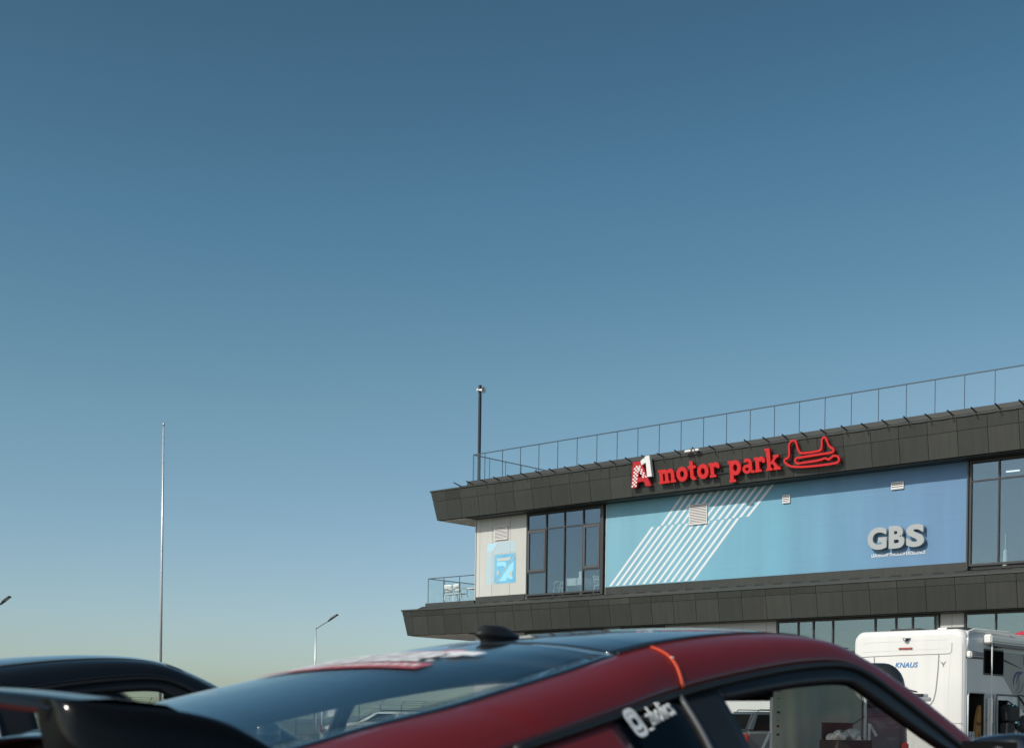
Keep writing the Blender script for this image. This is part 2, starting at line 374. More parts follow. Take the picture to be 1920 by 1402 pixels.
def fascia(z0, z1, zm, n0, s0, joints, skew=0.0):
    # slanted ring of panels around a solid slab
    dn = (z1-z0)*0.168
    mb = MB(); i = 0.035
    a0, b0 = n0-i, -(BD+n0-i); a1, b1 = n0+dn-i, -(BD+n0+dn-i)
    sl0, sl1 = s0+i, s0-dn+i
    mb.add([(sl0,-a0,z0),(SE,-a0,z0),(SE,-b0,z0),(sl0,-b0,z0),(sl1,-a1,z1),(SE,-a1,z1),(SE,-b1,z1),(sl1,-b1,z1)],
           [(0,3,2,1),(4,5,6,7),(0,1,5,4),(1,2,6,5),(2,3,7,6),(3,0,4,7)])
    slab = bpart('floor_slab', mb, 'joint')
    for (za, zb) in ((z0, zm), (zm, z1)):
        hs_ = (zb-za)/math.cos(TILT); na = n0 + (za-z0)*0.168; sa = s0 - (za-z0)*0.168
        js = [sa] + [j for j in joints if j > sa + 0.3] + [SE]
        for k in range(len(js)-1):
            me = panel_mesh(js[k+1]-js[k], hs_, (zb-za)*0.168 if k == 0 else 0.0)
            key = (me.name, random.choice((0, 0, 0, 1, 1, 2)))
            if key not in _pm:
                m2 = me.copy(); m2.materials.append(M[('fascia', 'fascia_b', 'fascia_c')[key[1]]]); _pm[key] = m2
            o = link('cladding_panel', _pm[key], B, None, (js[k], -na + random.uniform(-0.002, 0.002), za), (TILT + random.uniform(-0.003, 0.003), 0, 0))
        # the end facing left
        for k in range(6):
            w = (BD)/6
            me = panel_mesh(w, hs_)
            if (me.name, 9) not in _pm:
                m2 = me.copy(); m2.materials.append(M['fascia']); _pm[(me.name, 9)] = m2
            link('cladding_panel', _pm[(me.name, 9)], B, None, (sa, BD - w*k, za), Euler((TILT, 0, -math.pi/2), 'XYZ'))
    return slab
upj = [-1.03, -0.19] + [0.86 + 1.0275*k for k in range(42) if 0.86 + 1.0275*k < SE-0.3]
lowj = [-3.31, -2.35, -1.31, -0.28] + [0.75 + 1.028*k for k in range(42) if 0.75 + 1.028*k < SE-0.3]
fascia(9.93, 11.16, 10.75, 0.70, -1.74, upj)
fascia(4.94, 6.03, 5.78, 0.50, -3.75, lowj)
# copings
def coping(z, n, s0, t=0.075, name='coping'):
    mb = MB(); d = 0.045
    mb.box(s0-d, -(n+d), z, SE, -(n-0.28), z+t); mb.box(s0-d, -(n-0.282), z, s0+0.28, BD+0.5, z+t)
    return bpart(name, mb, 'coping', bevel=0.008, seg=1)
coping(11.162, 0.905, -1.945, 0.07)
coping(6.032, 0.683, -3.935, 0.07)
# soffits
bpart('soffit', MB().box(-1.60, -0.56, 9.905, -0.06, BD+0.5, 9.928), 'soffit')
bpart('front_soffit', MB().box(-0.058, -0.62, 9.902, SE, 0.0, 9.925), 'fascia')
bpart('soffit', MB().box(-3.60, -0.36, 4.912, -0.01, BD+0.3, 4.938), 'soffit')
bpart('front_soffit', MB().box(-0.008, -0.42, 4.908, SE, -0.001, 4.935), 'fascia')
# stepped roof edge above the upper fascia
mb = MB()
mb.add([(-0.95,-0.62,11.17),(SE,-0.62,11.17),(SE,-0.30,11.40),(-0.70,-0.30,11.40),(-0.70,BD,11.40),(-0.95,BD,11.17),(SE,BD,11.17),(SE,BD,11.40)],
       [(0,1,2,3),(0,3,4,5),(3,2,7,4),(5,4,7,6),(1,6,7,2),(0,5,6,1)])
bpart('roof_edge', mb, 'coping')
bpart('parapet', MB().box(-0.42, -0.22, 11.405, SE, 0.35, 11.585).box(-0.42, 0.352, 11.405, -0.1, BD-0.2, 11.585), 'coping', bevel=0.012, seg=1)
bpart('roof_deck', MB().box(-0.09, 0.36, 11.405, SE, BD-0.2, 11.44), 'fascia')
# stand-off arms with cable along the upper fascia
arm_me = MB().bar((0, 0.12, 0.0), (0.0, -0.36, 0.10), 0.035, 0.035).bar((0, -0.33, 0.092), (0, -0.40, 0.125), 0.05, 0.02).box(-0.04, 0.0, -0.03, 0.04, 0.12, 0.012).mesh('fascia_arm')
arm_me.materials.append(M['steel'])
ARM_N = [-0.15 + 0.775*k for k in range(57) if -0.15 + 0.775*k < SE]
for s_ in ARM_N: link('fascia_arm', arm_me, B, None, (s_ + random.uniform(-0.02, 0.02), -0.90, 11.245), (random.uniform(-0.04, 0.04), 0, random.uniform(-0.05, 0.05)))
cable = MB(); pts = []
for i in range(len(ARM_N)-1):
    for q in range(6):
        t = q/6; sag = 0.06*4*t*(1-t)*(0.7+0.5*random.random()*0)
        pts.append((ARM_N[i] + 0.775*t, -1.02, 11.262 - sag))
cable.tube(pts, 0.008, 5); bpart('cable', cable, 'steel')
# glazed railings: handrail, thin posts, each pane its own piece
def railing(parent, pts, z0, z1, spacing, first=None, name='railing'):
    for (a, b, f0) in pts:
        a, b = Vector(a), Vector(b); d = (b-a); L = d.length; d.normalize()
        MB().bar((a.x, a.y, z1), (b.x, b.y, z1), 0.036, 0.036).build('handrail', 'rail', parent)
        cuts = [0.0]; t = f0
        while t < L - 0.2: cuts.append(t); t += spacing
        cuts.append(L)
        ang = math.atan2(d.y, d.x)
        for i in range(len(cuts)-1):
            w = cuts[i+1]-cuts[i]
            key = ('pane', round(w, 2), round(z1-z0, 2))
            if key not in _pc:
                me = MB().box(0.012, -0.005, 0.02, w-0.012, 0.005, z1-z0-0.024).mesh('glass_pane'); me.materials.append(M['clear_glass']); _pc[key] = me
            p = a + d*cuts[i]
            link('glass_pane', _pc[key], parent, None, (p.x, p.y, z0), (0, 0, ang))
        for c in cuts:
            key = ('post', round(z1-z0, 2))
            if key not in _pc:
                me = MB().box(-0.007, -0.014, -0.02, 0.007, 0.014, z1-z0-0.02).mesh('post'); me.materials.append(M['rail']); _pc[key] = me
            p = a + d*c
            link('post', _pc[key], parent, None, (p.x, p.y, z0), (0, 0, ang))
R1 = thing('roof_railing', 'frameless glass railing along the roof edge of the paddock building', 'railing', (0,0,0)); R1.matrix_world = Matrix.Translation(BO) @ Matrix.Rotation(BROT, 4, 'Z')
railing(R1, [((-0.26, 0.0, 0), (SE, 0.0, 0), 0.70), ((-0.26, 0.0, 0), (-0.26, 12.0, 0), 1.04)], 11.58, 12.76, 1.04)
R2 = thing('terrace_railing', 'glass railing round the small first-floor terrace with white chairs', 'railing'); R2.matrix_world = R1.matrix_world.copy()
railing(R2, [((-2.98, 0.0, 0), (-0.05, 0.0, 0), 0.99), ((-2.98, 0.0, 0), (-2.98, 12.0, 0), 1.04)], 6.44, 7.51, 0.99)
# terrace deck and kerb, ledge below the wall
bpart('terrace_deck', MB().box(-3.06, -0.10, 6.10, -0.012, BD-0.2, 6.40), 'coping', bevel=0.01, seg=1)
mb = MB()
mb.add([(-3.4,-0.40,6.10),(SE,-0.40,6.10),(SE,-0.13,6.26),(-3.2,-0.13,6.26),(-3.4,BD,6.10),(-3.2,BD,6.26)], [(0,1,2,3),(0,3,5,4)])
bpart('ledge_flashing', mb, 'coping')
slot = MB().box(0, -0.006, 0, 0.40, 0.004, 0.03).mesh('drain_slot'); slot.materials.append(M['joint'])
for k in range(56):
    s_ = 0.4 + 0.775*k
    if s_ < SE-0.5: link('drain_slot', slot, B, None, (s_, -0.155 - 0.02, 6.232))
for a_, b_, z_ in ((0.02, 2.90, 6.53), (7.24, 22.43, 6.565), (36.0, SE, 6.56)): bpart('plinth', MB().box(a_, -0.045, 6.2, b_, 0.2, z_), 'fascia', bevel=0.006, seg=1)
# light grey wall with vertical joints
wj = [0.0, 0.20, 0.95, 1.99, 2.93]
for i in range(4):
    bpart('wall_panel', MB().box(wj[i]+0.006, 0.0, 6.50, wj[i+1]-0.006, 0.02, 9.90), 'wall', bevel=0.003, seg=1)
bpart('wall_core', MB().box(0.012, 0.022, 6.1, 2.93, 0.30, 9.90).box(7.18, 0.022, 6.1, 22.47, 0.30, 9.90).box(36.02, 0.022, 6.1, SE, 0.30, 9.9), 'wall')
bpart('side_wall', MB().box(0.012, 0.302, 6.1, 0.3, BD-0.3, 9.9), 'wall')
bpart('rear_wall', MB().box(0.302, BD-0.6, 6.1, SE, BD-0.3, 9.9), 'wall')
bpart('end_wall', MB().box(SE-0.3, 0.302, 6.1, SE, BD-0.602, 9.9), 'wall')
# downpipe at the corner
bpart('corner_profile', MB().box(-0.055, -0.03, 6.30, -0.004, 0.03, 9.90), 'wall', bevel=0.004, seg=1)
# rooms behind the glass
def room(s0, s1, z0, z1, d, wallm='room'):
    bpart('room_back_wall', MB().box(s0, d, z0, s1, d+0.1, z1), wallm)
    bpart('room_side_wall', MB().box(s0, 0.32, z0, s0+0.06, d-0.002, z1), wallm); bpart('room_side_wall', MB().box(s1-0.06, 0.32, z0, s1, d-0.002, z1), wallm)
    bpart('room_ceiling', MB().box(s0+0.062, 0.10, z1-0.09, s1-0.062, d-0.002, z1-0.01), wallm)
    bpart('room_floor', MB().box(s0+0.062, 0.10, z0+0.01, s1-0.062, d-0.002, z0+0.08), 'floor_in')
room(0.4, 12.0, 6.30, 9.88, 7.0)
room(22.3, 36.3, 6.30, 9.88, 8.0)
# --- windows
def window(parts_x, z0, z1, transoms, name='window', y=0.0, fw=0.075, dep=0.10, casements=(), mullion=0.05):
    w = MB(); s0, s1 = parts_x[0], parts_x[-1]
    # outer frame as one mesh whose bars butt
    w.box(s0, y-0.03, z0, s0+fw, y+dep, z1).box(s1-fw, y-0.03, z0, s1, y+dep, z1)
    w.box(s0+fw, y-0.03, z0, s1-fw, y+dep, z0+fw).box(s0+fw, y-0.03, z1-fw, s1-fw, y+dep, z1)
    fo = bpart(name, w, 'frame')
    inner = parts_x[1:-1]
    for x in inner: MB().box(x-mullion/2, y-0.024, z0+fw, x+mullion/2, y+dep-0.01, z1-fw).build('mullion', 'frame', fo)
    edges = [s0+fw] + [v for x in inner for v in (x-mullion/2, x+mullion/2)] + [s1-fw]
    for i in range(0, len(edges), 2):
        a, b = edges[i], edges[i+1]; zs = [z0+fw] + list(transoms) + [z1-fw]
        for t in transoms: MB().box(a, y-0.020, t-0.025, b, y+dep-0.014, t+0.025).build('transom', 'frame', fo)
        for j in range(len(zs)-1):
            za = zs[j] + (0.025 if j else 0); zb = zs[j+1] - (0.025 if j < len(zs)-2 else 0)
            cas = [c for c in casements if c[0] == i//2 and c[1] == j]
            if cas:
                zc = cas[0][2]
                MB().box(a, y-0.021, zc-0.03, b, y+dep-0.02, zc+0.03).build('transom', 'frame', fo)
                f = 0.10; c0, c1 = zc+0.032, zb-0.002
                sash = MB().box(a+0.01, y-0.045, c0, a+f, y+0.03, c1).box(b-f, y-0.045, c0, b-0.01, y+0.03, c1).box(a+f, y-0.045, c0, b-f, y+0.03, c0+f).box(a+f, y-0.045, c1-f, b-f, y+0.03, c1).build('casement', 'grey_trim', fo)
                MB().box(a+f, y-0.01, c0+f, b-f, y+0.005, c1-f).build('pane', 'window_glass', fo)
                MB().box(a, y+0.02, za, b, y+0.035, zc-0.03).build('pane', 'window_glass', fo)
            else:
                MB().box(a, y+0.02 + random.uniform(-0.003, 0.003), za, b, y+0.035, zb).build('pane', 'window_glass', fo)
    return fo
window([2.94, 4.04, 5.03, 6.03, 7.00], 6.42, 9.89, [9.18], casements=((0, 0, 7.39), (3, 0, 7.36)))
bpart('reveal_post', MB().box(7.002, -0.07, 6.30, 7.12, 0.12, 9.90), 'frame', bevel=0.006, seg=1)
window([22.50, 23.50, 24.50, 25.6, 26.7, 27.8, 28.9, 30.0, 31.1, 32.2, 33.3, 34.4, 36.0], 6.42, 9.89, [9.21])
bpart('reveal_post', MB().box(22.44, -0.09, 6.30, 22.498, 0.12, 9.90), 'coping', bevel=0.006, seg=1)
# ceiling light tubes behind the right window
for (a, b, l_) in (((23.0, 1.7), (23.45, 1.7), 'shortest'), ((23.35, 2.6), (26.2, 2.6), 'second longest'), ((23.2, 5.2), (28.2, 5.2), 'longest'), ((25.2, 1.5), (27.2, 1.5), 'second shortest')):
    t_ = thing('ceiling_light', l_ + ' slim white ceiling tube light behind the right-hand window', 'light', (0,0,0), 0, 'tube lights behind the right-hand window')
    t_.matrix_world = R1.matrix_world.copy()
    MB().box(a[0], a[1]-0.03, 9.70, b[0], b[1]+0.03, 9.735).build('diffuser', 'light_bar', t_)
    MB().box(a[0]-0.02, a[1]-0.045, 9.737, b[0]+0.02, b[1]+0.045, 9.782).build('housing', 'plastic', t_)
# --- printed banner wall
bpart('printed_banner', MB().grid(lambda a, b: (7.22+15.21*a, 0.0, 6.567+3.33*b), 60, 8), 'banner')
def strip(x0, z0, x1, z1, w, y, m, name, parent=None):
    return MB().add([(x0-w/2,y,z0),(x0+w/2,y,z0),(x1+w/2,y,z1),(x1-w/2,y,z1)], [(0,1,2,3)]).build(name, m, parent or B)
for k in range(13):
    t = k/12
    strip(7.47+4.0*t, 6.60, 9.55+3.94*t, 8.80, 0.135, -0.004, 'white', 'banner_stripe')
    strip(9.97+3.93*t, 8.82, 10.95+4.02*t, 9.895, 0.135, -0.004, 'white', 'banner_stripe')
# vents with slats
def vent(s0, s1, z0, z1, n, parent=B):
    v = MB().box(s0, -0.03, z0, s1, -0.006, z1).build('vent', 'vent_in', parent)
    e = 0.025
    MB().box(s0-e, -0.055, z0-e, s0, -0.008, z1+e).box(s1, -0.055, z0-e, s1+e, -0.008, z1+e).box(s0, -0.055, z0-e, s1, -0.008, z0).box(s0, -0.055, z1, s1, -0.008, z1+e).build('vent_frame', 'vent', v)
    h_ = (z1-z0)/n
    me = MB().add([(s0,-0.062,0),(s1,-0.062,0),(s1,-0.032,h_*0.62),(s0,-0.032,h_*0.62),(s0,-0.056,0),(s1,-0.056,0)], [(0,1,2,3),(4,5,1,0)]).mesh('slat'); me.materials.append(M['vent'])
    for k in range(n): link('slat', me, v, None, (0, 0, z0 + h_*(k+0.1)))
vent(1.14, 1.85, 8.94, 9.47, 9)
vent(11.32, 12.10, 8.74, 9.46, 12)
vent(15.44, 15.70, 9.18, 9.43, 4)
vent(19.73, 20.14, 9.24, 9.44, 3)
# --- logo print on the light wall
def decal(poly, m, y=-0.004, name='wall_print', parent=None):
    return MB().add([(x, y, z) for x, z in poly], [tuple(range(len(poly)))]).build(name, m, parent or B)
for k in range(-3, 14):        # hatched border, left leg
    z = 7.02 + k*0.125; q0, q1 = max(7.02, z), max(7.02, z+0.062)
    x_at = lambda zz, zb: 0.60 + (zz-zb)/0.36*0.42
    zt, zt2 = z+0.36, z+0.422
    poly = [(max(0.60, x_at(q0, z)), q0), (1.02, zt), (1.02, zt2), (max(0.60, x_at(q1, z+0.062)), q1)]
    if zt > 7.05 and zt2 < 8.8: decal(poly, 'lightblue')
for k in range(-2, 12):        # top leg
    x = 1.05 + k*0.105; a_ = []
    for (xx, zz) in ((x, 8.36), (x+0.055, 8.36), (x+0.055+0.30, 8.83), (x+0.30, 8.83)): a_.append((xx, zz))
    if x > 0.98 and x+0.355 < 2.36: decal(a_, 'lightblue')
decal([(0.62, 8.46), (0.98, 8.46), (1.27, 8.80), (0.70, 8.80)], 'lightblue', -0.0045)
decal([(2.10, 8.36), (2.155, 8.36), (2.33, 8.63), (2.33, 8.72)], 'lightblue'); decal([(2.21, 8.36), (2.265, 8.36), (2.33, 8.46), (2.33, 8.55)], 'lightblue')
decal([(1.09, 7.05), (2.33, 8.30), (1.09, 8.30)], 'blueprint', -0.005)
decal([(1.15, 7.05), (2.34, 7.05), (2.34, 8.25)], 'blueprint', -0.005)
decal([(1.24, 8.14), (1.24, 8.02), (1.92, 8.02), (1.92, 7.98), (1.99, 8.05), (1.95, 8.14)][:3] + [(1.95, 8.02), (2.05, 8.14)], 'wall', -0.006)
decal([(1.24, 7.98), (1.24, 7.80), (1.62, 7.80), (1.74, 7.70), (1.62, 7.62), (1.24, 7.25), (1.24, 7.45), (1.50, 7.72), (1.24, 7.72)][:4] + [(1.80, 7.86), (1.70, 7.98)], 'cyanprint', -0.006)
decal([(1.24, 7.62), (1.24, 7.36), (1.36, 7.48), (1.36, 7.62)], 'wall', -0.006)
arc = [(2.08 + 0.22*math.cos(a), 7.42 + 0.22*math.sin(a)) for a in [math.radians(60 + 24*k) for k in range(11)]]
arci = [(2.08 + 0.11*math.cos(a), 7.42 + 0.11*math.sin(a)) for a in [math.radians(60 + 24*k) for k in range(11)]]
MB().add([(x, -0.0065, z) for x, z in arc+arci], [(k, k+1, 11+k+1, 11+k) for k in range(10)]).build('wall_print', 'cyanprint', B)
MB().add([(x, -0.0062, z) for x, z in arci], [tuple(range(11))]).build('wall_print', 'wall', B)
decal([(1.35, 7.15), (1.75, 7.15), (2.2, 7.6), (2.2, 7.95), (2.05, 7.85)], 'cyanprint', -0.0055)

# ------------------------------------------------------------------ ground storey
gj = [0.0, 0.8, 1.9, 2.9]
bpart('lower_wall', MB().box(0.0, 0.0, 0.0, SE, 0.3, 3.66).box(0.0, 0.0, 3.662, 2.90, 0.3, 4.905).box(7.15, 0.0, 3.662, 8.02, 0.3, 4.905).box(10.2, 0.0, 3.662, 15.20, 0.3, 4.905).box(21.54, 0.0, 3.662, 22.36, 0.3, 4.905).box(30.0, 0.0, 3.662, SE, 0.3, 4.905), 'wall')
bpart('lower_side_wall', MB().box(0.0, 0.302, 0.0, 0.3, BD-0.3, 4.905), 'wall')
bpart('lower_rear_wall', MB().box(0.302, BD-0.6, 0.0, SE, BD-0.3, 4.905), 'wall')
for x in [10.75, 11.7, 12.72, 13.75, 14.78, 21.95, 31.0, 32.0, 33.0, 0.95, 1.95, 7.6]:
    bpart('wall_joint', MB().box(x-0.008, -0.003, 3.68, x+0.008, 0.001, 4.90), 'camper_line')
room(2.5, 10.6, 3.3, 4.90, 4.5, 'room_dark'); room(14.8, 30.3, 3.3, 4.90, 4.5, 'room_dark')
window([15.22, 16.12, 16.74, 17.52, 19.16, 19.94, 20.55, 21.36, 21.52], 3.68, 4.90, [], fw=0.07, y=-0.02)
window([22.38, 23.46, 24.5, 25.6, 26.7, 27.8, 28.9, 29.98], 3.68, 4.90, [], fw=0.07, y=-0.02)
window([2.92, 4.3, 5.7, 7.13], 3.68, 4.90, [], y=-0.02); window([8.04, 9.1, 10.18], 3.68, 4.90, [], y=-0.02)

# ------------------------------------------------------------------ sign lettering on the upper fascia
def tilt_mesh(me, off):
    for v in me.vertices: v.co.y += -(0.70 + (v.co.z-9.93)*0.168) - off
    return me
def glyph(strokes, x, z, sc, m, parent, depth=0.11, off=0.10, name='letter', sx=1.0):
    mb = MB()
    for i, st in enumerate(strokes):
        d = depth + 0.0016*i
        if st[0] == 'b':
            _, a, b_, c, e = st
            mb.box(x+a*sc*sx, -d, z+b_*sc, x+c*sc*sx, 0.0016*i, z+e*sc)
        elif st[0] == 'p':
            mb.prism([(x+p[0]*sc*sx, z+p[1]*sc) for p in st[1]], -d, 0.0016*i)
        else:     # arc: cx, cz, rx, rz, w, a0, a1
            _, cx, cz, rx, rz, w, a0, a1 = st
            n = 22; vs = []; fs = []
            for k in range(n+1):
                a = math.radians(a0 + (a1-a0)*k/n)
                for (r1, r2, yy) in ((rx, rz, -d), (rx-w, rz-w, -d), (rx-w, rz-w, 0.0016*i), (rx, rz, 0.0016*i)):
                    vs.append((x+(cx+r1*math.cos(a))*sc*sx, yy, z+(cz+r2*math.sin(a))*sc))
            for k in range(n):
                for j in range(4): fs.append((4*k+j, 4*k+(j+1)%4, 4*k+4+(j+1)%4, 4*k+4+j))
            if abs(a1-a0) < 359: fs += [(0,1,2,3), (4*n+3,4*n+2,4*n+1,4*n)]
            mb.add(vs, fs)
    me = mb.mesh(name); me.name = name
    return link(name, tilt_mesh(me, off), parent, m)
# slab-serif glyphs on an x-height of 1
W = 0.27
G = {
 'm': ([('b',0.08,0,0.08+W,1.0),('b',0,0,0.46,0.17),('b',-0.02,0.83,0.2,1.0),
        ('a',0.50,0.58,0.30,0.42,W,0,150),('b',0.53,0.0,0.80,0.60),('b',0.48,0,0.88,0.17),
        ('a',0.98,0.58,0.31,0.42,W,0,150),('b',1.02,0.0,1.29,0.60),('b',0.97,0,1.40,0.17)], 1.46),
 'o': ([('a',0.45,0.5,0.45,0.52,0.29,0,360)], 0.96),
 't': ([('b',0.14,0.22,0.41,1.32),('b',0.0,0.80,0.62,1.0),('a',0.44,0.28,0.30,0.29,0.24,180,300)], 0.70),
 'r': ([('b',0.08,0,0.35,1.0),('b',0,0,0.50,0.17),('b',-0.02,0.83,0.2,1.0),('a',0.52,0.60,0.27,0.42,0.24,25,160),('b',0.58,0.60,0.80,0.86)], 0.84),
 'p': ([('b',0.08,-0.42,0.35,1.0),('b',0,-0.46,0.50,-0.29),('b',-0.02,0.83,0.2,1.0),('a',0.52,0.5,0.44,0.52,0.28,-170,170)], 1.02),
 'a': ([('b',0.50,0.1,0.77,0.66),('a',0.42,0.66,0.35,0.36,0.22,0,140),('b',0.66,0,0.92,0.17),('a',0.38,0.30,0.34,0.31,0.20,0,360),('b',0.4,0.46,0.6,0.60)], 0.96),
 'k': ([('b',0.08,0,0.35,1.50),('b',0,0,0.46,0.17),('b',-0.02,1.33,0.2,1.50),('p',[(0.30,0.42),(0.62,0.86),(0.86,0.86),(0.46,0.42)]),
        ('b',0.56,0.83,0.98,1.0),('p',[(0.40,0.60),(0.62,0.60),(0.95,0.12),(0.66,0.12)]),('b',0.55,0,1.06,0.17)], 1.08),
}
S1 = thing('roof_sign', 'red and white A1 motor park sign with a race-track outline on the dark fascia', 'sign'); S1.matrix_world = R1.matrix_world.copy()
xs = 10.54; tot = sum(G[c][1] for c in 'motor'); sc = 0.52
sx = (13.34-10.54)/(tot*sc)
x = 10.54
for c in 'motor':
    glyph(G[c][0], x, 10.235, sc, 'red_sign', S1, sx=sx); x += G[c][1]*sc*sx
tot = sum(G[c][1] for c in 'park'); sx = (15.88-13.68)/(tot*sc); x = 13.70
for c in 'park':
    glyph(G[c][0], x, 10.215, sc, 'red_sign', S1, sx=sx); x += G[c][1]*sc*sx
# A with a chequered left leg, and the white 1
def at(a, b): return (9.21 + a*0.94, 10.22 + b*0.96)
A_parts = [[(0,0),(0.24,0),(0.62,1.0),(0.24,1.0)], [(0.40,1.0),(0.62,1.0),(1.0,0),(0.70,0)]]
mb = MB(); mb.prism([at(*p) for p in [(0,0),(0.27,0),(0.55,0.80),(0.60,1.0),(0.20,1.0)]], -0.12, 0)
mb.prism([at(*p) for p in [(0.36,1.0),(0.60,1.0),(1.02,0.0),(0.74,0)]], -0.1216, 0.0016)
mb.prism([at(*p) for p in [(0.28,0.20),(0.75,0.20),(0.68,0.38),(0.34,0.38)]], -0.1232, 0.003)
la = link('letter', tilt_mesh(mb.mesh('letter'), 0.10), S1, 'red_side')
ck = MB()
def legpt(t, w): # along left leg, across
    return (0.02 + 0.24*t + w*0.25, 0.03 + t*0.80)
for i in range(12):
    for j in range(3):
        if (i+j) % 2 == 0:
            q = [legpt(i/12, j/3), legpt(i/12, (j+1)/3), legpt((i+1)/12, (j+1)/3), legpt((i+1)/12, j/3)]
            ck.add([(at(*p)[0], -0.1265, at(*p)[1]) for p in q], [(0,1,2,3)])
for i in range(7):
    for j in range(3):
        if (i+j) % 2 == 0:
            f = lambda a, b: (0.40 + 0.30*(1-a) - 0.02 + b*0.22 - 0.05, 0.34 + a*0.50)
            q = [f(i/7, j/3), f(i/7, (j+1)/3), f((i+1)/7, (j+1)/3), f((i+1)/7, j/3)]
            ck.add([(at(*p)[0], -0.1275, at(*p)[1]) for p in q], [(0,1,2,3)])
link('chequer', tilt_mesh(ck.mesh('chequer'), 0.10), la, 'white_sign')
mb = MB(); mb.prism([(10.03,10.56),(10.25,10.56),(10.21,11.34),(10.05,11.34),(9.78,11.18),(9.80,11.02),(10.02,11.10)], -0.14, 0)
link('numeral', tilt_mesh(mb.mesh('numeral'), 0.10), S1, 'white_sign')
# race-track outline
tp = [(1300,300),(1330,280),(1338,205),(1358,176),(1384,180),(1398,236),(1422,257),(1540,240),(1560,212),(1565,168),(1580,151),(1594,160),(1610,208),(1637,230),(1630,249),(1560,262),(1420,284),(1382,291),(1370,308),(1384,326),(1420,322),(1530,305),(1575,291),(1600,298),(1636,274),(1664,280),(1671,304),(1640,324),(1500,343),(1400,350),(1335,345),(1301,322)]
def pxs(u, v, n):
    d = ray(u, v); en = Vector((-0.67436, -0.73840)); es = Vector((0.73840, -0.67436)); o = Vector((BO.x, BO.y)) + en*n
    k = o.dot(en)/Vector((d.x, d.y)).dot(en); P = d*k
    return ((Vector((P.x, P.y))-Vector((BO.x, BO.y))).dot(es), P.z+CAM_H)
T = [pxs(1120+a/3.692, 780+b/3.692, 0.98) for a, b in tp]
N = len(T); fine = []
for i in range(N):
    for q in range(4):
        P4 = [Vector((*T[(i+k) % N], 0)) for k in (-1, 0, 1, 2)]; f = q/4
        a, b, c, d = P4; pt = 0.5*((2*b)+(c-a)*f+(2*a-5*b+4*c-d)*f*f+(3*b-a-3*c+d)*f**3); fine.append(pt)
vs = []; fs = []; n = len(fine)
for i in range(n):
    t = (fine[(i+1) % n]-fine[i-1]).normalized(); nr = Vector((-t.y, t.x, 0))*0.036
    for sgn, yy in ((1,-0.11),(-1,-0.11),(-1,0.0),(1,0.0)):
        p = fine[i]+nr*sgn; vs.append((p.x, yy + 0.002*(i % 2)*0, p.y))
for i in range(n):
    for j in range(4): fs.append((4*i+j, 4*i+(j+1) % 4, 4*((i+1) % n)+(j+1) % 4, 4*((i+1) % n)+j))
link('track_outline', tilt_mesh(MB().add(vs, fs).mesh('track_outline'), 0.10), S1, 'red_sign')
for z_ in (10.36, 10.62): 
    me = MB().box(10.5, -0.02, z_, 15.9, 0.0, z_+0.03).mesh('mounting_rail'); link('mounting_rail', tilt_mesh(me, 0.06), S1, 'steel')
for s_ in [10.7, 11.6, 12.5, 13.3, 14.0, 14.8, 15.6, 16.6, 17.6, 9.5, 10.1]:
    me = MB().box(s_-0.02, -0.075, 10.42, s_+0.02, 0.02, 10.46).mesh('stand_off'); link('stand_off', tilt_mesh(me, 0.03), S1, 'steel')

# --- GBS letters
S2 = thing('wall_letters', 'grey raised GBS letters with a small white tagline on the blue printed wall', 'sign'); S2.matrix_world = R1.matrix_world.copy()
for c, a, b in (('G', 18.92, 19.64), ('B', 19.72, 20.30), ('S', 20.36, 21.02)):
    me = text_mesh(c, a, b, 7.18, 7.95, -0.06, 0.14, bold=0.045); link('letter', me, S2, 'grey_sign')
me = text_mesh('LEADERSHIP THROUGH EXCELLENCE', 18.98, 20.97, 6.955, 7.065, -0.006, 0.006, bold=0.012); link('tagline', me, S2, 'white_sign')

# small flood lights on the fascia arms
for s_, l_ in ((11.98, 'A1 numeral'), (12.34, 'race-track outline')):
    fl = thing('flood_light', 'small white flood light above the lettering, on the side of the ' + l_, 'light', (0,0,0), 0, 'flood lights above the lettering'); fl.matrix_world = R1.matrix_world.copy()
    MB().box(s_-0.15, -1.16, 11.26, s_+0.13, -1.04, 11.34).build('housing', 'plastic', fl, bevel=0.015)
    MB().bar((s_, -1.05, 11.29), (s_+0.05, -0.92, 11.25), 0.03, 0.03).build('bracket', 'steel', fl)

# --- speaker mast on the roof
sp = thing('speaker_mast', 'tall dark square mast on the roof corner carrying a white horn loudspeaker', 'mast'); sp.matrix_world = R1.matrix_world.copy()
MB().box(-0.16, 0.15, 11.45, -0.05, 0.26, 15.82).build('mast', 'steel', sp, bevel=0.01)
hn = thing('horn_speaker', 'white horn loudspeaker near the top of the dark roof mast', 'speaker')
hn.matrix_world = R1.matrix_world @ Matrix.Translation((-0.05, 0.10, 15.58)) @ Euler((math.radians(8), 0, math.radians(97)), 'XYZ').to_matrix().to_4x4() @ Matrix.Scale(0.85, 4)
prof = [(0.03,0.06),(0.045,0.0),(0.06,-0.12),(0.09,-0.20),(0.15,-0.27),(0.165,-0.285),(0.155,-0.275),(0.085,-0.19),(0.05,-0.14)]
MB().lathe(prof, 24, 'Y').build('horn', 'plastic', hn, smooth=True)
MB().lathe([(0.0,-0.265),(0.035,-0.25),(0.04,-0.2),(0.035,-0.15)], 16, 'Y').build('cone', 'plastic', hn, smooth=True)
MB().lathe([(0.0,0.14),(0.06,0.14),(0.065,0.06),(0.03,0.05)], 16, 'Y').build('driver', 'plastic', hn, smooth=True)
MB().bar((0,0.05,0.0), (0.02,0.14,0.13), 0.03, 0.02).bar((-0.02,0.05,-0.05), (0.0,0.2,-0.05), 0.03, 0.02).build('bracket', 'galv', hn)

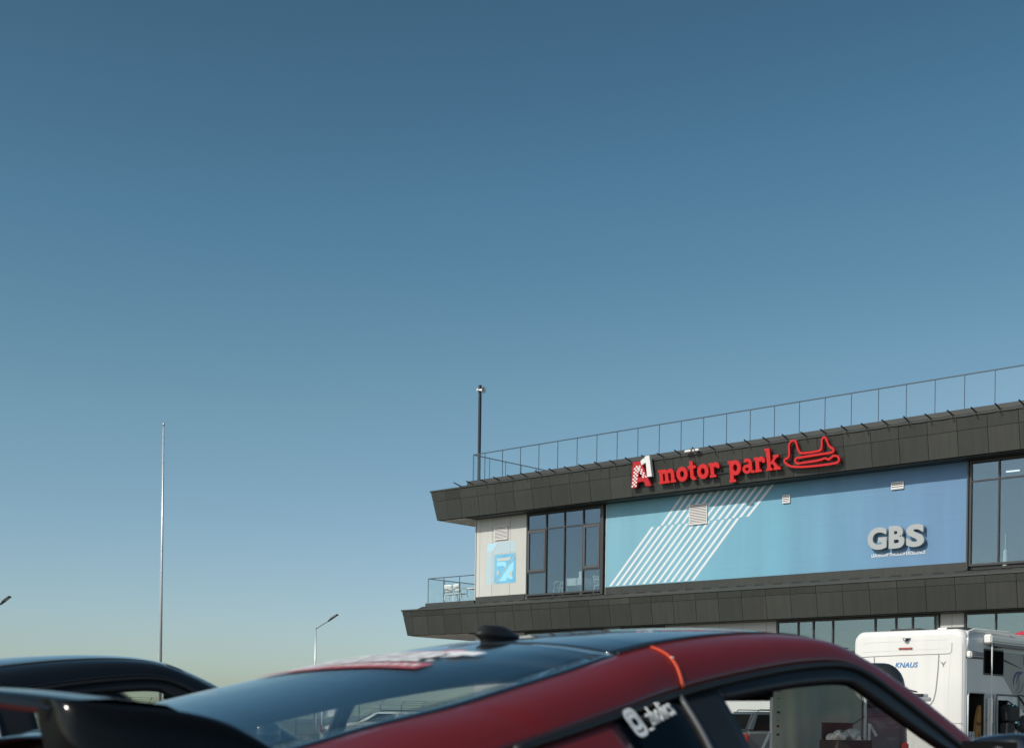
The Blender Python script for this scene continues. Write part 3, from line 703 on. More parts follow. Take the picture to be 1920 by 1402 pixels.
# ------------------------------------------------------------------ chairs and tables
def chair_proto():
    t = thing('plastic_chair', 'x', 'chair', (0,0,0), 0)
    P = 'plastic'
    MB().grid(lambda a, b: (-0.21+0.42*a, -0.20+0.42*b, 0.44-0.025*math.sin(math.pi*a)*math.sin(math.pi*b)), 6, 6).build('seat', P, t, smooth=True).modifiers.new('th', 'SOLIDIFY').thickness = 0.025
    MB().grid(lambda a, b: (-0.20-0.02*b+(0.40+0.04*b)*a, 0.21+0.09*b+0.03*math.sin(math.pi*a), 0.50+0.34*b), 6, 5).build('backrest', P, t, smooth=True).modifiers.new('th', 'SOLIDIFY').thickness = 0.02
    for sx_, sy_ in ((-1,-1),(1,-1),(-1,1),(1,1)):
        MB().tube([(0.20*sx_, 0.19*sy_, 0.44), (0.245*sx_, 0.25*sy_, 0.0)], 0.022, 6, 0.017).build('leg', P, t)
    for s_ in (-1, 1):
        MB().tube([(0.22*s_, -0.18, 0.43), (0.255*s_, -0.17, 0.62), (0.26*s_, -0.05, 0.665), (0.25*s_, 0.15, 0.66), (0.21*s_, 0.25, 0.66)], 0.02, 6).build('armrest', P, t, smooth=True)
    return t
chair0 = chair_proto(); used = [False]
def chair(s, n, z, rz, label, group):
    c = chair0 if not used[0] else copy_tree(chair0); used[0] = True
    c.matrix_world = R1.matrix_world @ Matrix.Translation((s, -n, z)) @ Matrix.Rotation(rz, 4, 'Z'); tag(c, label, 'chair', group); return c
gl = 'chairs on the glazed terrace'; g2 = 'white chairs behind the tall window'
chair(-2.36, -0.85, 6.40, math.pi*1.08, 'white plastic armchair on the terrace, first from its corner post', gl)
chair(-1.70, -0.80, 6.40, math.pi*0.95, 'white plastic armchair on the terrace, second from its corner post', gl)
chair(-1.05, -1.75, 6.40, math.pi*1.45, 'white plastic armchair on the terrace, side-on beside the wall corner', gl)
chair(-1.9, -2.9, 6.40, 0.2, 'white plastic armchair facing the other two across the terrace table', gl)
def table(s, n, z, cloth, label, w=0.78):
    t = thing('cafe_table', label, 'table'); t.matrix_world = R1.matrix_world @ Matrix.Translation((s, -n, z))
    MB().box(-w/2, -w/2, 0.70, w/2, w/2, 0.74).build('table_top', 'plastic', t, bevel=0.008)
    MB().box(-0.05,-0.05,0.04,0.05,0.05,0.70).build('pedestal', 'steel' if not cloth else 'cloth', t); MB().box(-0.28,-0.28,0,0.28,0.28,0.04).build('base', 'steel', t)
    if cloth:
        c = w/2+0.012
        def fn(a, b):
            ang = 2*math.pi*a; q = max(abs(math.cos(ang)), abs(math.sin(ang))); rr = c/q*(1+0.05*b*math.sin(ang*9)); return (rr*math.cos(ang), rr*math.sin(ang), 0.745-0.30*b)
        k = thing('tablecloth', 'white cloth hanging over the table behind the tall window', 'tablecloth'); k.matrix_world = t.matrix_world.copy()
        MB().grid(fn, 48, 3).build('drape', 'cloth', k, smooth=True); MB().box(-c,-c,0.742,c,c,0.748).build('cloth_top', 'cloth', k)
    return t
table(-1.55, -1.75, 6.40, False, 'small white table among the chairs on the terrace')
table(5.05, -1.1, 6.38, True, 'cloth-covered table behind the tall window', 0.85)
chair(4.0, -1.0, 6.38, math.pi/2*1.1+math.pi, 'white armchair behind the tall window, on the wall-vent side of the cloth-covered table', g2)
chair(6.05, -1.2, 6.38, math.pi*0.45, 'white armchair behind the tall window, on the blue-banner side of the cloth-covered table', g2)
chair(5.5, -2.1, 6.38, 0.1, 'white armchair standing behind the cloth-covered table', g2)
chair(6.95, -1.6, 6.38, math.pi*1.4, 'white armchair tucked behind the window frame next to the blue banner', g2)
bx = thing('menu_stand', 'pale box standing on the cloth-covered table', 'box'); bx.matrix_world = R1.matrix_world @ Matrix.Translation((5.1, 1.0, 7.13))
MB().box(-0.07,-0.05,0,0.07,0.05,0.30).build('card', 'cloth', bx, bevel=0.006)
bo = thing('white_column_stand', 'slim white bottle-shaped stand behind the right-hand window', 'stand'); bo.matrix_world = R1.matrix_world @ Matrix.Translation((23.3, 1.0, 6.38))
MB().lathe([(0.0,0),(0.09,0),(0.075,0.12),(0.065,0.55),(0.05,0.62),(0.02,0.64),(0.0,0.64)], 12).build('body', 'plastic', bo, smooth=True)
MB().tube([(0,0,0.60),(0,0,1.15)], 0.012, 6).build('stem', 'plastic', bo)

# ------------------------------------------------------------------ masts and lamps
p = on_depth(301, 1240, 80); p0 = Vector((p.x, p.y, 0)); ztop = on_depth(306, 794, 80).z
ms = thing('flag_mast', 'tall thin bare grey mast rising into the open sky', 'mast', p0)
MB().tube([(0,0,0),(0,0,ztop*0.5),(0,0,ztop-0.1)], 0.095, 12, 0.038).build('pole', 'galv', ms, smooth=True)
MB().lathe([(0,0.16),(0.05,0.14),(0.07,0.07),(0.05,0.0),(0,-0.02)], 12, c=(0,0,ztop-0.12)).build('finial', 'galv', ms, smooth=True)
MB().tube([(-0.115,0.0,1.2),(-0.09,0,ztop*0.5),(-0.06,0.0,ztop-0.3)], 0.008, 5).build('halyard', 'plastic', ms)
def street_lamp(u_pole, v_top, d, label, rz):
    q = on_depth(u_pole, v_top, d)
    t = thing('street_lamp', label, 'street lamp', (q.x, q.y, 0), rz, 'street lamps beyond the paddock'); H = q.z
    MB().tube([(0,0,0),(0,0,H*0.5),(0,0,H)], 0.09, 10, 0.05).build('pole', 'galv', t, smooth=True)
    MB().tube([(0,0,H-0.12),(0.6,0,H+0.20),(1.25,0,H+0.50)], 0.032, 8).build('arm', 'lampgrey', t)
    h_ = MB(); h_.add([(1.1,-0.07,0.40),(1.1,0.07,0.40),(1.45,0.16,0.62),(1.95,0.15,0.88),(1.95,-0.15,0.88),(1.45,-0.16,0.62),
                      (1.1,-0.06,0.47),(1.1,0.06,0.47),(1.45,0.13,0.72),(1.92,0.12,0.95),(1.92,-0.12,0.95),(1.45,-0.13,0.72)],
        [(0,1,2,5),(5,2,3,4),(6,11,8,7),(11,10,9,8),(0,6,7,1),(1,7,8,2),(2,8,9,3),(3,9,10,4),(4,10,11,5),(5,11,6,0)])
    ho = h_.build('lamp_head', 'lampgrey', t, (0,0,H))
    MB().add([(1.52,-0.10,0.645),(1.52,0.10,0.645),(1.90,0.10,0.842),(1.90,-0.10,0.842)], [(0,1,2,3)]).build('lens', 'lens', ho)
    return t
street_lamp(592, 1176, 105, 'grey street lamp with a raised arm, seen over the red car', -0.5)
street_lamp(-22, 1146, 92, 'grey street lamp with a raised arm, seen over the black car', -0.5)

# ------------------------------------------------------------------ generic wheel
def wheel(parent, x, y, r=0.33, w=0.22, side=1, spokes=5):
    t = MB().lathe([(r*0.70,-w/2),(r*0.93,-w/2),(r,-w*0.36),(r,w*0.36),(r*0.93,w/2),(r*0.70,w/2)], 28, 'Y', (x, y, r)).build('tyre', 'rubber', parent, smooth=True)
    rm = MB().lathe([(r*0.72,-w*0.46),(r*0.72,w*0.46)], 28, 'Y', (x, y, r)); yf = y + side*w*0.40
    rm.lathe([(0.0, 0.02*side),(r*0.16, 0.015*side),(r*0.17,-0.03*side)], 14, 'Y', (x, yf, r))
    for k in range(spokes):
        a = 2*math.pi*k/spokes + 0.3
        rm.bar((x+math.cos(a)*r*0.12, yf, r+math.sin(a)*r*0.12), (x+math.cos(a)*r*0.72, yf-0.01*side, r+math.sin(a)*r*0.72), 0.03, r*0.16)
    rm.build('rim', 'alloy', t)
    MB().lathe([(0,-w*0.1*side),(r*0.7,-w*0.1*side)], 24, 'Y', (x, y, r)).build('brake_disc', 'steel', t)
    return t

# ------------------------------------------------------------------ the sports coupes
C1 = [(0.10,.66,.955),(0.331,.64,.994),(0.531,.62,1.038),(0.769,.60,1.083),(0.965,.58,1.128),(1.16,.56,1.174),(1.358,.54,1.225),(1.46,.535,1.248),(1.568,.53,1.269),(1.804,.52,1.30),(2.047,.52,1.317),(2.243,.53,1.307),(2.41,.55,1.256),(2.597,.62,1.157),(2.842,.72,.991),(3.0,.77,.90)]
C2 = [(0.30,.86,.90),(0.55,.82,.945),(0.779,.78,.996),(0.92,.76,1.025),(1.049,.74,1.052),(1.24,.71,1.093),(1.36,.69,1.12),(1.426,.68,1.132),(1.58,.67,1.163),(1.80,.66,1.20),(1.996,.65,1.226),(2.177,.65,1.238),(2.298,.66,1.215),(2.466,.70,1.125),(2.672,.76,.996),(2.80,.79,.91)]
C3 = [(0.30,.90,.80),(0.55,.89,.83),(0.80,.88,.86),(0.92,.865,.88),(1.10,.85,.90),(1.25,.835,.915),(1.36,.83,.92),(1.43,.825,.92),(1.60,.82,.92),(1.80,.815,.92),(2.0,.81,.92),(2.18,.81,.918),(2.32,.81,.915),(2.50,.81,.91),(2.69,.80,.905),(2.80,.80,.90)]
C0 = [(0.05,0,.985),(0.28,0,1.04),(0.50,0,1.095),(0.76,0,1.158),(0.96,0,1.203),(1.16,0,1.240),(1.36,0,1.272),(1.47,0,1.288),(1.58,0,1.303),(1.82,0,1.332),(2.08,0,1.350),(2.32,0,1.346),(2.50,0,1.312),(2.74,0,1.215),(3.05,0,1.03),(3.2,0,.94)]
def top_pt(i, v, lift=0.0):       # roof / hatch / windscreen skin; i along the curves, v from -1 (right) to 1 (left)
    c, e = catmull(C0, i), catmull(C1, i); av = abs(v)
    return Vector((c.x+(e.x-c.x)*av**2, v*e.y, c.z-(c.z-e.z)*(0.75*av**2+0.25*av**4)+lift))
def rail_pt(i, t, side):          # body-colour rail; t 0 at the roof, 1 at the window
    a, b = catmull(C1, i), catmull(C2, i); p = a.lerp(b, t); bu = math.sin(math.pi*t)*(0.030 if i > 3 else 0.026)
    return Vector((p.x, side*(p.y+bu*0.75), p.z+bu*0.6))
def side_pt(i, t, side, out=0.0):
    a, b = catmull(C2, i), catmull(C3, i); p = a.lerp(b, t); bu = math.sin(math.pi*t)*0.012+out
    return Vector((p.x, side*(p.y+bu), p.z))
def coupe(name, label, cat, loc, rz, paint, spoiler=True, decals=False, quarter='tint_glass', mirror_m='black_roof', group=None):
    car = thing(name, label, cat, loc, rz, group)
    # --- lower body
    ST = [ # x, half width at belt, z belt, z centre top, half width max, z max, z bottom
      (-0.02,0.55,0.80,0.84,0.62,0.62,0.36),(0.06,0.70,0.93,0.955,0.80,0.66,0.30),(0.28,0.86,0.90,0.97,0.90,0.66,0.24),(0.60,0.88,0.85,0.90,0.925,0.62,0.2),(0.95,0.86,0.89,0.86,0.93,0.60,0.18),
      (1.30,0.835,0.917,0.86,0.915,0.58,0.17),(1.8,0.815,0.92,0.86,0.90,0.56,0.17),(2.3,0.81,0.915,0.86,0.90,0.56,0.17),(2.78,0.80,0.90,0.90,0.905,0.58,0.17),(3.0,0.78,0.89,0.93,0.915,0.60,0.17),
      (3.45,0.74,0.86,0.885,0.925,0.60,0.18),(3.9,0.66,0.76,0.80,0.88,0.55,0.18),(4.2,0.56,0.66,0.71,0.76,0.48,0.2),(4.36,0.42,0.56,0.60,0.55,0.42,0.26)]
    vs = []; fs = []; n = 0
    for (x_, wb, zb, zc, wm, zm, z0) in ST:
        half = [(0, zc), (wb*0.6, zc-(zc-zb)*0.3), (wb, zb), (wb+(wm-wb)*0.7, zb-(zb-zm)*0.45), (wm, zm), (wm*0.985, zm-(zm-z0)*0.5), (wm*0.94, z0), (0, z0)]
        ring = half + [(-a, b) for a, b in half[-2:0:-1]]; n = len(ring); vs += [(x_, a, b) for a, b in ring]
    for i in range(len(ST)-1):
        for k in range(n): fs.append((i*n+k, i*n+(k+1)%n, (i+1)*n+(k+1)%n, (i+1)*n+k))
    fs += [tuple(range(n)), tuple(reversed(range((len(ST)-1)*n, len(ST)*n)))]
    b_ = MB().add(vs, fs).build('body', paint, car, smooth=True); b_.modifiers.new('sub', 'SUBSURF').levels = 1; b_.modifiers['sub'].render_levels = 2
    for sx_ in (-1, 1):
        for xw in (0.95, 3.50): 
            wheel(car, xw, 0.80*sx_, 0.335, 0.24, sx_); MB().lathe([(0.36,-0.03),(0.36,0.03),(0.30,0.03),(0.30,-0.03)], 24, 'Y', (xw, 0.915*sx_, 0.335)).build('wheel_arch', 'black_trim', car)
        MB().grid(lambda a, b: (-0.005+0.12*a*a, sx_*(0.36+0.40*a), 0.70+0.13*b), 6, 2).build('tail_light', 'tail_red', car, smooth=True)
        MB().grid(lambda a, b: (3.98+0.26*a, sx_*(0.82-0.24*a), 0.66+0.09*b-0.05*a), 6, 2).build('headlight', 'lamp_clear', car, smooth=True)
    # --- top skins
    gh = solid(MB().grid(lambda a, b: top_pt(0.7+5.28*a, -0.965+1.93*b), 30, 28).build('rear_glass', 'hatch_glass', car, smooth=True), 0.004)
    fr = MB()
    for s_ in (-1, 1): fr.grid(lambda a, b: top_pt(0.7+5.28*a, s_*(0.965+0.03*b)), 30, 2)
    fr.grid(lambda a, b: top_pt(0.45+0.24*a, -0.995+1.99*b), 3, 26)
    solid(fr.build('glass_border', 'black_roof', gh, smooth=True), 0.006)
    solid(MB().grid(lambda a, b: top_pt(6.02+5.4*a, -0.99+1.98*b), 36, 28).build('roof', 'black_roof', car, smooth=True), 0.012)
    solid(MB().grid(lambda a, b: top_pt(5.7+0.42*a, -0.95+1.90*b, -0.006), 3, 26).build('hatch_seam', 'rubber', car, smooth=True), 0.01)
    ws = solid(MB().grid(lambda a, b: top_pt(11.9+2.9*a, -0.93+1.86*b), 16, 20).build('windscreen', 'car_glass', car, smooth=True), 0.004)
    hd = MB().grid(lambda a, b: top_pt(11.43+0.46*a, -0.99+1.98*b), 4, 20)
    for s_ in (-1, 1): hd.grid(lambda a, b: top_pt(11.9+2.9*a, s_*(0.93+0.065*b)), 14, 2)
    solid(hd.build('screen_border', 'black_trim', ws, smooth=True), 0.012)
    # inner lining below the roof and rails
    solid(MB().grid(lambda a, b: top_pt(5.5+6.2*a, -0.985+1.97*b, -0.035), 30, 20).build('headliner', 'cabin', car, smooth=True), 0.012)
    for s_ in (-1, 1):
        solid(MB().grid(lambda a, b: rail_pt(0.0+14.9*a, 0.02+0.97*b, s_), 90, 10).build('roof_rail', paint, car, smooth=True), 0.01)
        MB().grid(lambda a, b: rail_pt(0.3+14.4*a, 0.05+0.95*b, s_)*1.0 - Vector((0, s_*0.045, 0.032)), 60, 4).build('rail_lining', 'cabin', car, smooth=True)
        solid(MB().grid(lambda a, b: top_pt((6.1 if paint == 'red_paint' else 0.4)+(5.2 if paint == 'red_paint' else 10.9)*a, s_*(0.985+0.02*b), 0.0035), 70, 1).build('roof_gutter', 'grey_trim' if paint != 'red_paint' else 'black_trim', car, smooth=True), 0.006)
        if decals: solid(MB().grid(lambda a, b: rail_pt(7.25+0.085*a+0.0*b, 0.05+0.93*b, s_) + Vector((0, s_*0.004, 0.003)), 2, 12).build('accent_stripe', 'orange', car, smooth=True), 0.003)
        if decals:
            dpt = rail_pt(7.292, 0.48, s_) + Vector((0, s_*0.004, 0.004)); MB().lathe([(0,0.003),(0.004,0.0025),(0.0045,0.0)], 12, c=dpt).build('stripe_rivet', 'sticker', car, smooth=True)
        # side: rear quarter in body colour, quarter glass, centre pillar, door frame, door glass
        qp = solid(MB().grid(lambda a, b: side_pt(0.0+4.45*a+0.0*b, b, s_), 24, 6).build('quarter_panel', paint, car, smooth=True), 0.01)
        tb = MB(); tb.tube([side_pt(2.0+12.7*k/60, 0.03, s_, 0.004) for k in range(61)], 0.011, 6); tb.build('window_trim', 'black_trim', car, smooth=True)
        MB().tube([side_pt(0.6+1.5*k/10, 0.03, s_, 0.002) for k in range(11)], 0.006, 6).build('panel_gap', 'rubber', car, smooth=True)
        solid(MB().grid(lambda a, b: side_pt(4.45+2.55*a, b, s_, 0.0), 12, 6).build('quarter_window', quarter if s_ < 0 else 'car_glass', car, smooth=True), 0.005)
        if s_ < 0: MB().grid(lambda a, b: side_pt(4.45+2.55*a, b, s_, -0.03), 12, 6).build('quarter_lining', 'cabin', car, smooth=True)
        MB().tube([side_pt(7.02+0.02*k/8, 0.03+0.97*k/8, s_, 0.006) for k in range(9)], 0.008, 6).build('pillar_strip', 'grey_trim', car, smooth=True)
        solid(MB().grid(lambda a, b: side_pt(7.04+(1.0 if s_ < 0 else 0.25)*a, b, s_), 6, 6).build('door_pillar', 'black_trim', car, smooth=True), 0.02)
        i0, i1 = (8.04, 14.64) if s_ < 0 else (7.3, 14.64); tm = lambda i: (0.17+max(0.0, i-11.2)*0.135) if s_ < 0 else 0.10
        df = MB().grid(lambda a, b: side_pt(i0+(i1-i0)*a, tm(i0+(i1-i0)*a)*b, s_), 50, 4)
        solid(df.build('door_frame', 'black_trim', car, smooth=True), 0.025)
        if not (decals and s_ < 0): solid(MB().grid(lambda a, b: side_pt((8.05 if s_ < 0 else 7.3)+(6.5 if s_ < 0 else 7.25)*a, (0.17 if s_ < 0 else 0.10)+(0.83 if s_ < 0 else 0.90)*b, s_, -0.004), 40, 6).build('door_window', 'car_glass', car, smooth=True), 0.004)
        MB().tube([side_pt(4.5+10.2*k/30, 1.0, s_, 0.008) for k in range(31)], 0.014, 6).build('belt_moulding', 'black_trim', car, smooth=True)
        # mirror
        def mir(a, b):
            th = 2*math.pi*a; ph = math.pi*b; ex = 2.56+0.075*math.copysign(abs(math.cos(ph))**0.7, math.cos(ph))
            sy = math.sin(ph)**0.7; cy = math.copysign(abs(math.cos(th))**0.65, math.cos(th)); cz = math.copysign(abs(math.sin(th))**0.65, math.sin(th))
            return (ex - 0.0*cy, s_*(0.955+0.115*sy*cy), 0.972+0.066*sy*cz+0.012*cy)
        mo = MB().grid(mir, 24, 14).build('door_mirror', mirror_m, car, smooth=True)
        MB().bar((2.57, s_*0.80, 0.915), (2.57, s_*0.90, 0.945), 0.07, 0.04).build('mirror_stem', 'black_trim', mo)
        MB().grid(lambda a, b: (2.487+0.002*0, s_*(0.955+0.085*(2*a-1)), 0.972+0.045*(2*b-1)), 1, 1).build('mirror_glass', 'darkglass', mo)
    # door seam and handle stay below the windows
    # --- cabin
    MB().grid(lambda a, b: (0.45+2.4*a, (-1+2*b)*(0.80), 0.875+0.03*(a<0.45)), 8, 6).build('cabin_floor', 'cabin', car)
    MB().box(2.62,-0.74,0.86,3.02,0.74,0.955).build('dashboard', 'cabin', car, bevel=0.03)
    MB().lathe([(0.155,-0.012),(0.18,-0.012),(0.18,0.012),(0.155,0.012),(0.155,-0.012)], 28, 'X', (0,0,0)).build('steering_wheel', 'cabin', car, (2.45,0.36,0.90), (0,-0.35,0), smooth=True)
    for y_ in (-0.36, 0.36):
        st = MB().add([(1.86,y_-0.24,0.78),(1.86,y_+0.24,0.78),(1.74,y_+0.17,1.0),(1.74,y_-0.17,1.0),(1.74,y_-0.25,0.78),(1.74,y_+0.25,0.78),(1.63,y_+0.17,0.99),(1.63,y_-0.17,0.99)],[(0,1,2,3),(7,6,5,4),(0,4,5,1),(1,5,6,2),(2,6,7,3),(3,7,4,0)]).build('seat', 'cabin', car, bevel=0.05, seg=3, smooth=True)
        MB().box(1.64,y_-0.11,0.98,1.72,y_+0.11,1.06).build('headrest', 'cabin', st, bevel=0.035, seg=3, smooth=True)
    im = MB().box(2.60,-0.10,1.137,2.635,0.10,1.208).build('inner_mirror', 'cabin', car, bevel=0.012, seg=2)
    MB().bar((2.63,0.0,1.20),(2.68,0.0,1.235),0.05,0.03).build('mirror_stalk', 'cabin', im)
    # --- shark-fin aerial
    lv = [(-0.01,0.058,0.030,0.0),(0.006,0.060,0.031,0.0),(0.014,0.074,0.035,0.0),(0.022,0.084,0.037,0.0),(0.034,0.062,0.030,-0.008),(0.044,0.046,0.022,-0.014),(0.047,0.034,0.014,-0.016)]
    zc = top_pt(6.6, 0).z - 0.004
    def fin(a, b):
        q = a*(len(lv)-1); i = min(int(q), len(lv)-2); f = q-i; h_, lx, wy, dx = [lv[i][k]+(lv[i+1][k]-lv[i][k])*f for k in range(4)]
        th = 2*math.pi*b; return (1.45+dx+lx*math.cos(th), wy*math.sin(th), zc+h_)
    an = MB().grid(fin, 15, 24); an.add([fin(1, b/24) for b in range(24)], [tuple(range(24))]); an.build('aerial', 'black_trim', car, smooth=True)
    # --- spoiler: raised blade with arms sweeping forward onto the quarters
    if spoiler:
        blade = MB()
        def bl(a, b):
            y_ = -0.60+1.20*a; prof = [(-0.17,1.062),(-0.165,1.078),(-0.05,1.085),(0.06,1.075),(0.09,1.062),(0.05,1.05),(-0.05,1.045),(-0.15,1.05),(-0.17,1.062)]
            q = b*8; i = min(int(q), 7); f = q-i; px_ = prof[i][0]+(prof[i+1][0]-prof[i][0])*f; pz = prof[i][1]+(prof[i+1][1]-prof[i][1])*f
            bow = 0.05*(1-(2*a-1)**2)
            return (px_-bow*0.6, y_, pz+0.025*(1-(2*a-1)**2))
        blade.grid(bl, 24, 16)
        so = blade.build('spoiler', 'spoiler_black', car, smooth=True)
        for s_ in (-1, 1):
            key = [(-0.17,.60,1.062,.020),(-0.16,.655,1.058,.028),(-0.08,.70,1.052,.036),(0.02,.725,1.043,.042),(0.10,.74,1.026,.046),(0.16,.75,1.0,.05),(0.22,.76,.965,.05),(0.30,.775,.92,.05)]
            def armf(a, b):
                q = a*7; i = min(int(q), 6); f = q-i
                K = [catmull([(k[0],k[1],k[2]) for k in key], q), key[i][3]+(key[i+1][3]-key[i][3])*f]
                ang = 2*math.pi*b; hz = K[1]; hy = 0.05+0.035*a
                zt = K[0].z+0.022; zb = min(zt-0.03, 1.04-0.20*min(1, a*4)); return (K[0].x, s_*(K[0].y-0.02+hy*math.cos(ang)*0.6), (zt+zb)/2+(zt-zb)/2*math.copysign(abs(math.sin(ang))**0.6, math.sin(ang)))
            MB().grid(armf, 24, 14).build('spoiler_arm', 'spoiler_black', so, smooth=True)
            MB().add([(-0.13,s_*0.47,0.90),(0.06,s_*0.50,0.93),(0.05,s_*0.50,1.05),(-0.12,s_*0.47,1.05),(-0.13,s_*0.58,0.90),(0.06,s_*0.60,0.93),(0.05,s_*0.60,1.05),(-0.12,s_*0.58,1.05)],[(0,1,2,3),(7,6,5,4),(0,4,5,1),(1,5,6,2),(2,6,7,3),(3,7,4,0)]).build('spoiler_support', paint, so, bevel=0.02, seg=2, smooth=True)
    return car
CROT = 0.7547971
car1 = coupe('sports_coupe', 'red sports coupe with gloss black roof and black rear spoiler', 'car', (-1.1013, 3.0569, 0), CROT, 'red_paint', True, True)
# window sticker: rounded camera glyph and handle, on the right quarter window
def ray_car(u, v, y):
    c, s_ = math.cos(CROT), math.sin(CROT); d = ray(u, v); o = Vector((1.1013, -3.0569, CAM_H))
    rot = lambda w: Vector((w.x*c+w.y*s_, -w.x*s_+w.y*c, w.z)); o, d = rot(o), rot(d); k = (y-o.y)/d.y; return o+d*k
q00, q10, q01 = ray_car(1176, 1381, -0.742), ray_car(1262, 1343, -0.728), ray_car(1157, 1341, -0.728)
ex = (q10-q00); L_ = ex.length; ex.normalize(); ez = (q01-q00); H_ = 0.062; ez = (ez-ex*ez.dot(ex)*0.55).normalized()
def stick(me, mat_, name):
    for v in me.vertices:
        p = v.co.copy(); w = q00 + ex*p.x + ez*p.z; 
        t = (1.13-w.z)/(1.13-0.92); w.y = -(0.68+0.145*max(0, min(1, t))) - 0.020 - p.y*0
        v.co = w + Vector((0, p.y, 0))
    return link(name, me, car1, mat_)
me = text_mesh('_zholics', L_*0.30, L_*1.02, 0.0, H_*0.80, 0, 0.003, bold=0.014, space=1.12); stick(me, 'sticker', 'window_sticker')
cg = MB()
def rring(x0, z0, x1, z1, w, y):
    r = 0.018; pts = []
    for (cx, cz, a0) in ((x1-r, z1-r, 0), (x0+r, z1-r, 90), (x0+r, z0+r, 180), (x1-r, z0+r, 270)):
        for k in range(5): pts.append((cx, cz, math.radians(a0+22.5*k)))
    o = [(cx+r*math.cos(a), cz+r*math.sin(a)) for cx, cz, a in pts]; i_ = [(cx+(r-w)*math.cos(a), cz+(r-w)*math.sin(a)) for cx, cz, a in pts]; n_ = len(o)
    cg.add([(x, y, z) for x, z in o+i_], [(k, (k+1) % n_, n_+(k+1) % n_, n_+k) for k in range(n_)])
rring(0.0, -0.004, L_*0.27, H_*1.05, 0.011, -0.003)
cxg, czg = L_*0.135, H_*0.52
ro, ri = 0.021, 0.010
cg.add([(cxg+r*math.cos(2*math.pi*k/20), -0.003, czg+r*math.sin(2*math.pi*k/20)) for r in (ro, ri) for k in range(20)], [(k, (k+1) % 20, 20+(k+1) % 20, 20+k) for k in range(20)])
stick(cg.mesh('camera_glyph'), 'sticker', 'camera_glyph_sticker')
# sun-strip graphic on the rear glass
dk = MB(); dw = MB(); dp = MB()
def patch(mb, i0, i1, v0, v1, sk=0.0, lift=0.004, n=10):
    mb.grid(lambda a, b: top_pt(i0+(i1-i0)*a+sk*b, v0+(v1-v0)*b, lift), 8, n)
patch(dk, 3.15, 3.48, 0.42, -0.50, 0.58)
patch(dk, 4.75, 5.02, -0.22, -0.34, 0.05)
patch(dp, 3.52, 4.45, 0.36, -0.34, 0.52, 0.0042)
for k in range(9):
    v0 = 0.34-0.092*k; patch(dw, 3.75+0.055*k+0.10*(k % 3), 4.25+0.055*k-0.12*(k % 2), v0, v0-0.066, 0.16-0.1*(k % 2), 0.006, 3)
for k in range(16):
    v0 = 0.34-0.052*k; patch(dw, 3.27+0.034*k, 3.40+0.034*k, v0, v0-random.choice((0.022, 0.03, 0.038)), 0.02, 0.006, 2)
for k in range(14):
    v0 = 0.30-0.055*k; patch(dw, 3.60+0.034*k+0.05*(k % 2), 3.70+0.034*k+0.06*(k % 3), v0, v0-random.choice((0.03, 0.045)), 0.03, 0.006, 2)
patch(dw, 4.35, 4.48, 0.30, -0.46, 0.36, 0.0062); patch(dw, 4.62, 4.88, -0.36, -0.52, 0.06, 0.0062); patch(dk, 4.50, 4.60, 0.1, -0.3, 0.25, 0.0058)
g_ = [c for c in car1.children if c.name.startswith('rear_glass')][0]
dk.build('red_decal', 'sticker_red', g_, smooth=True); dw.build('white_decal', 'sticker', g_, smooth=True); dp.build('pale_decal', 'sticker_pink', g_, smooth=True)
car2 = coupe('black_coupe', 'black sports coupe parked beyond the red coupe', 'car', (0, 0, 0), 0.70, 'black_paint', False, False)
_p = on_depth(232, 1235.5, 6.52); _c, _s = math.cos(0.70), math.sin(0.70)
car2.location = (_p.x-(2.10*_c+0.52*_s), _p.y-(2.10*_s-0.52*_c), _p.z-1.317)

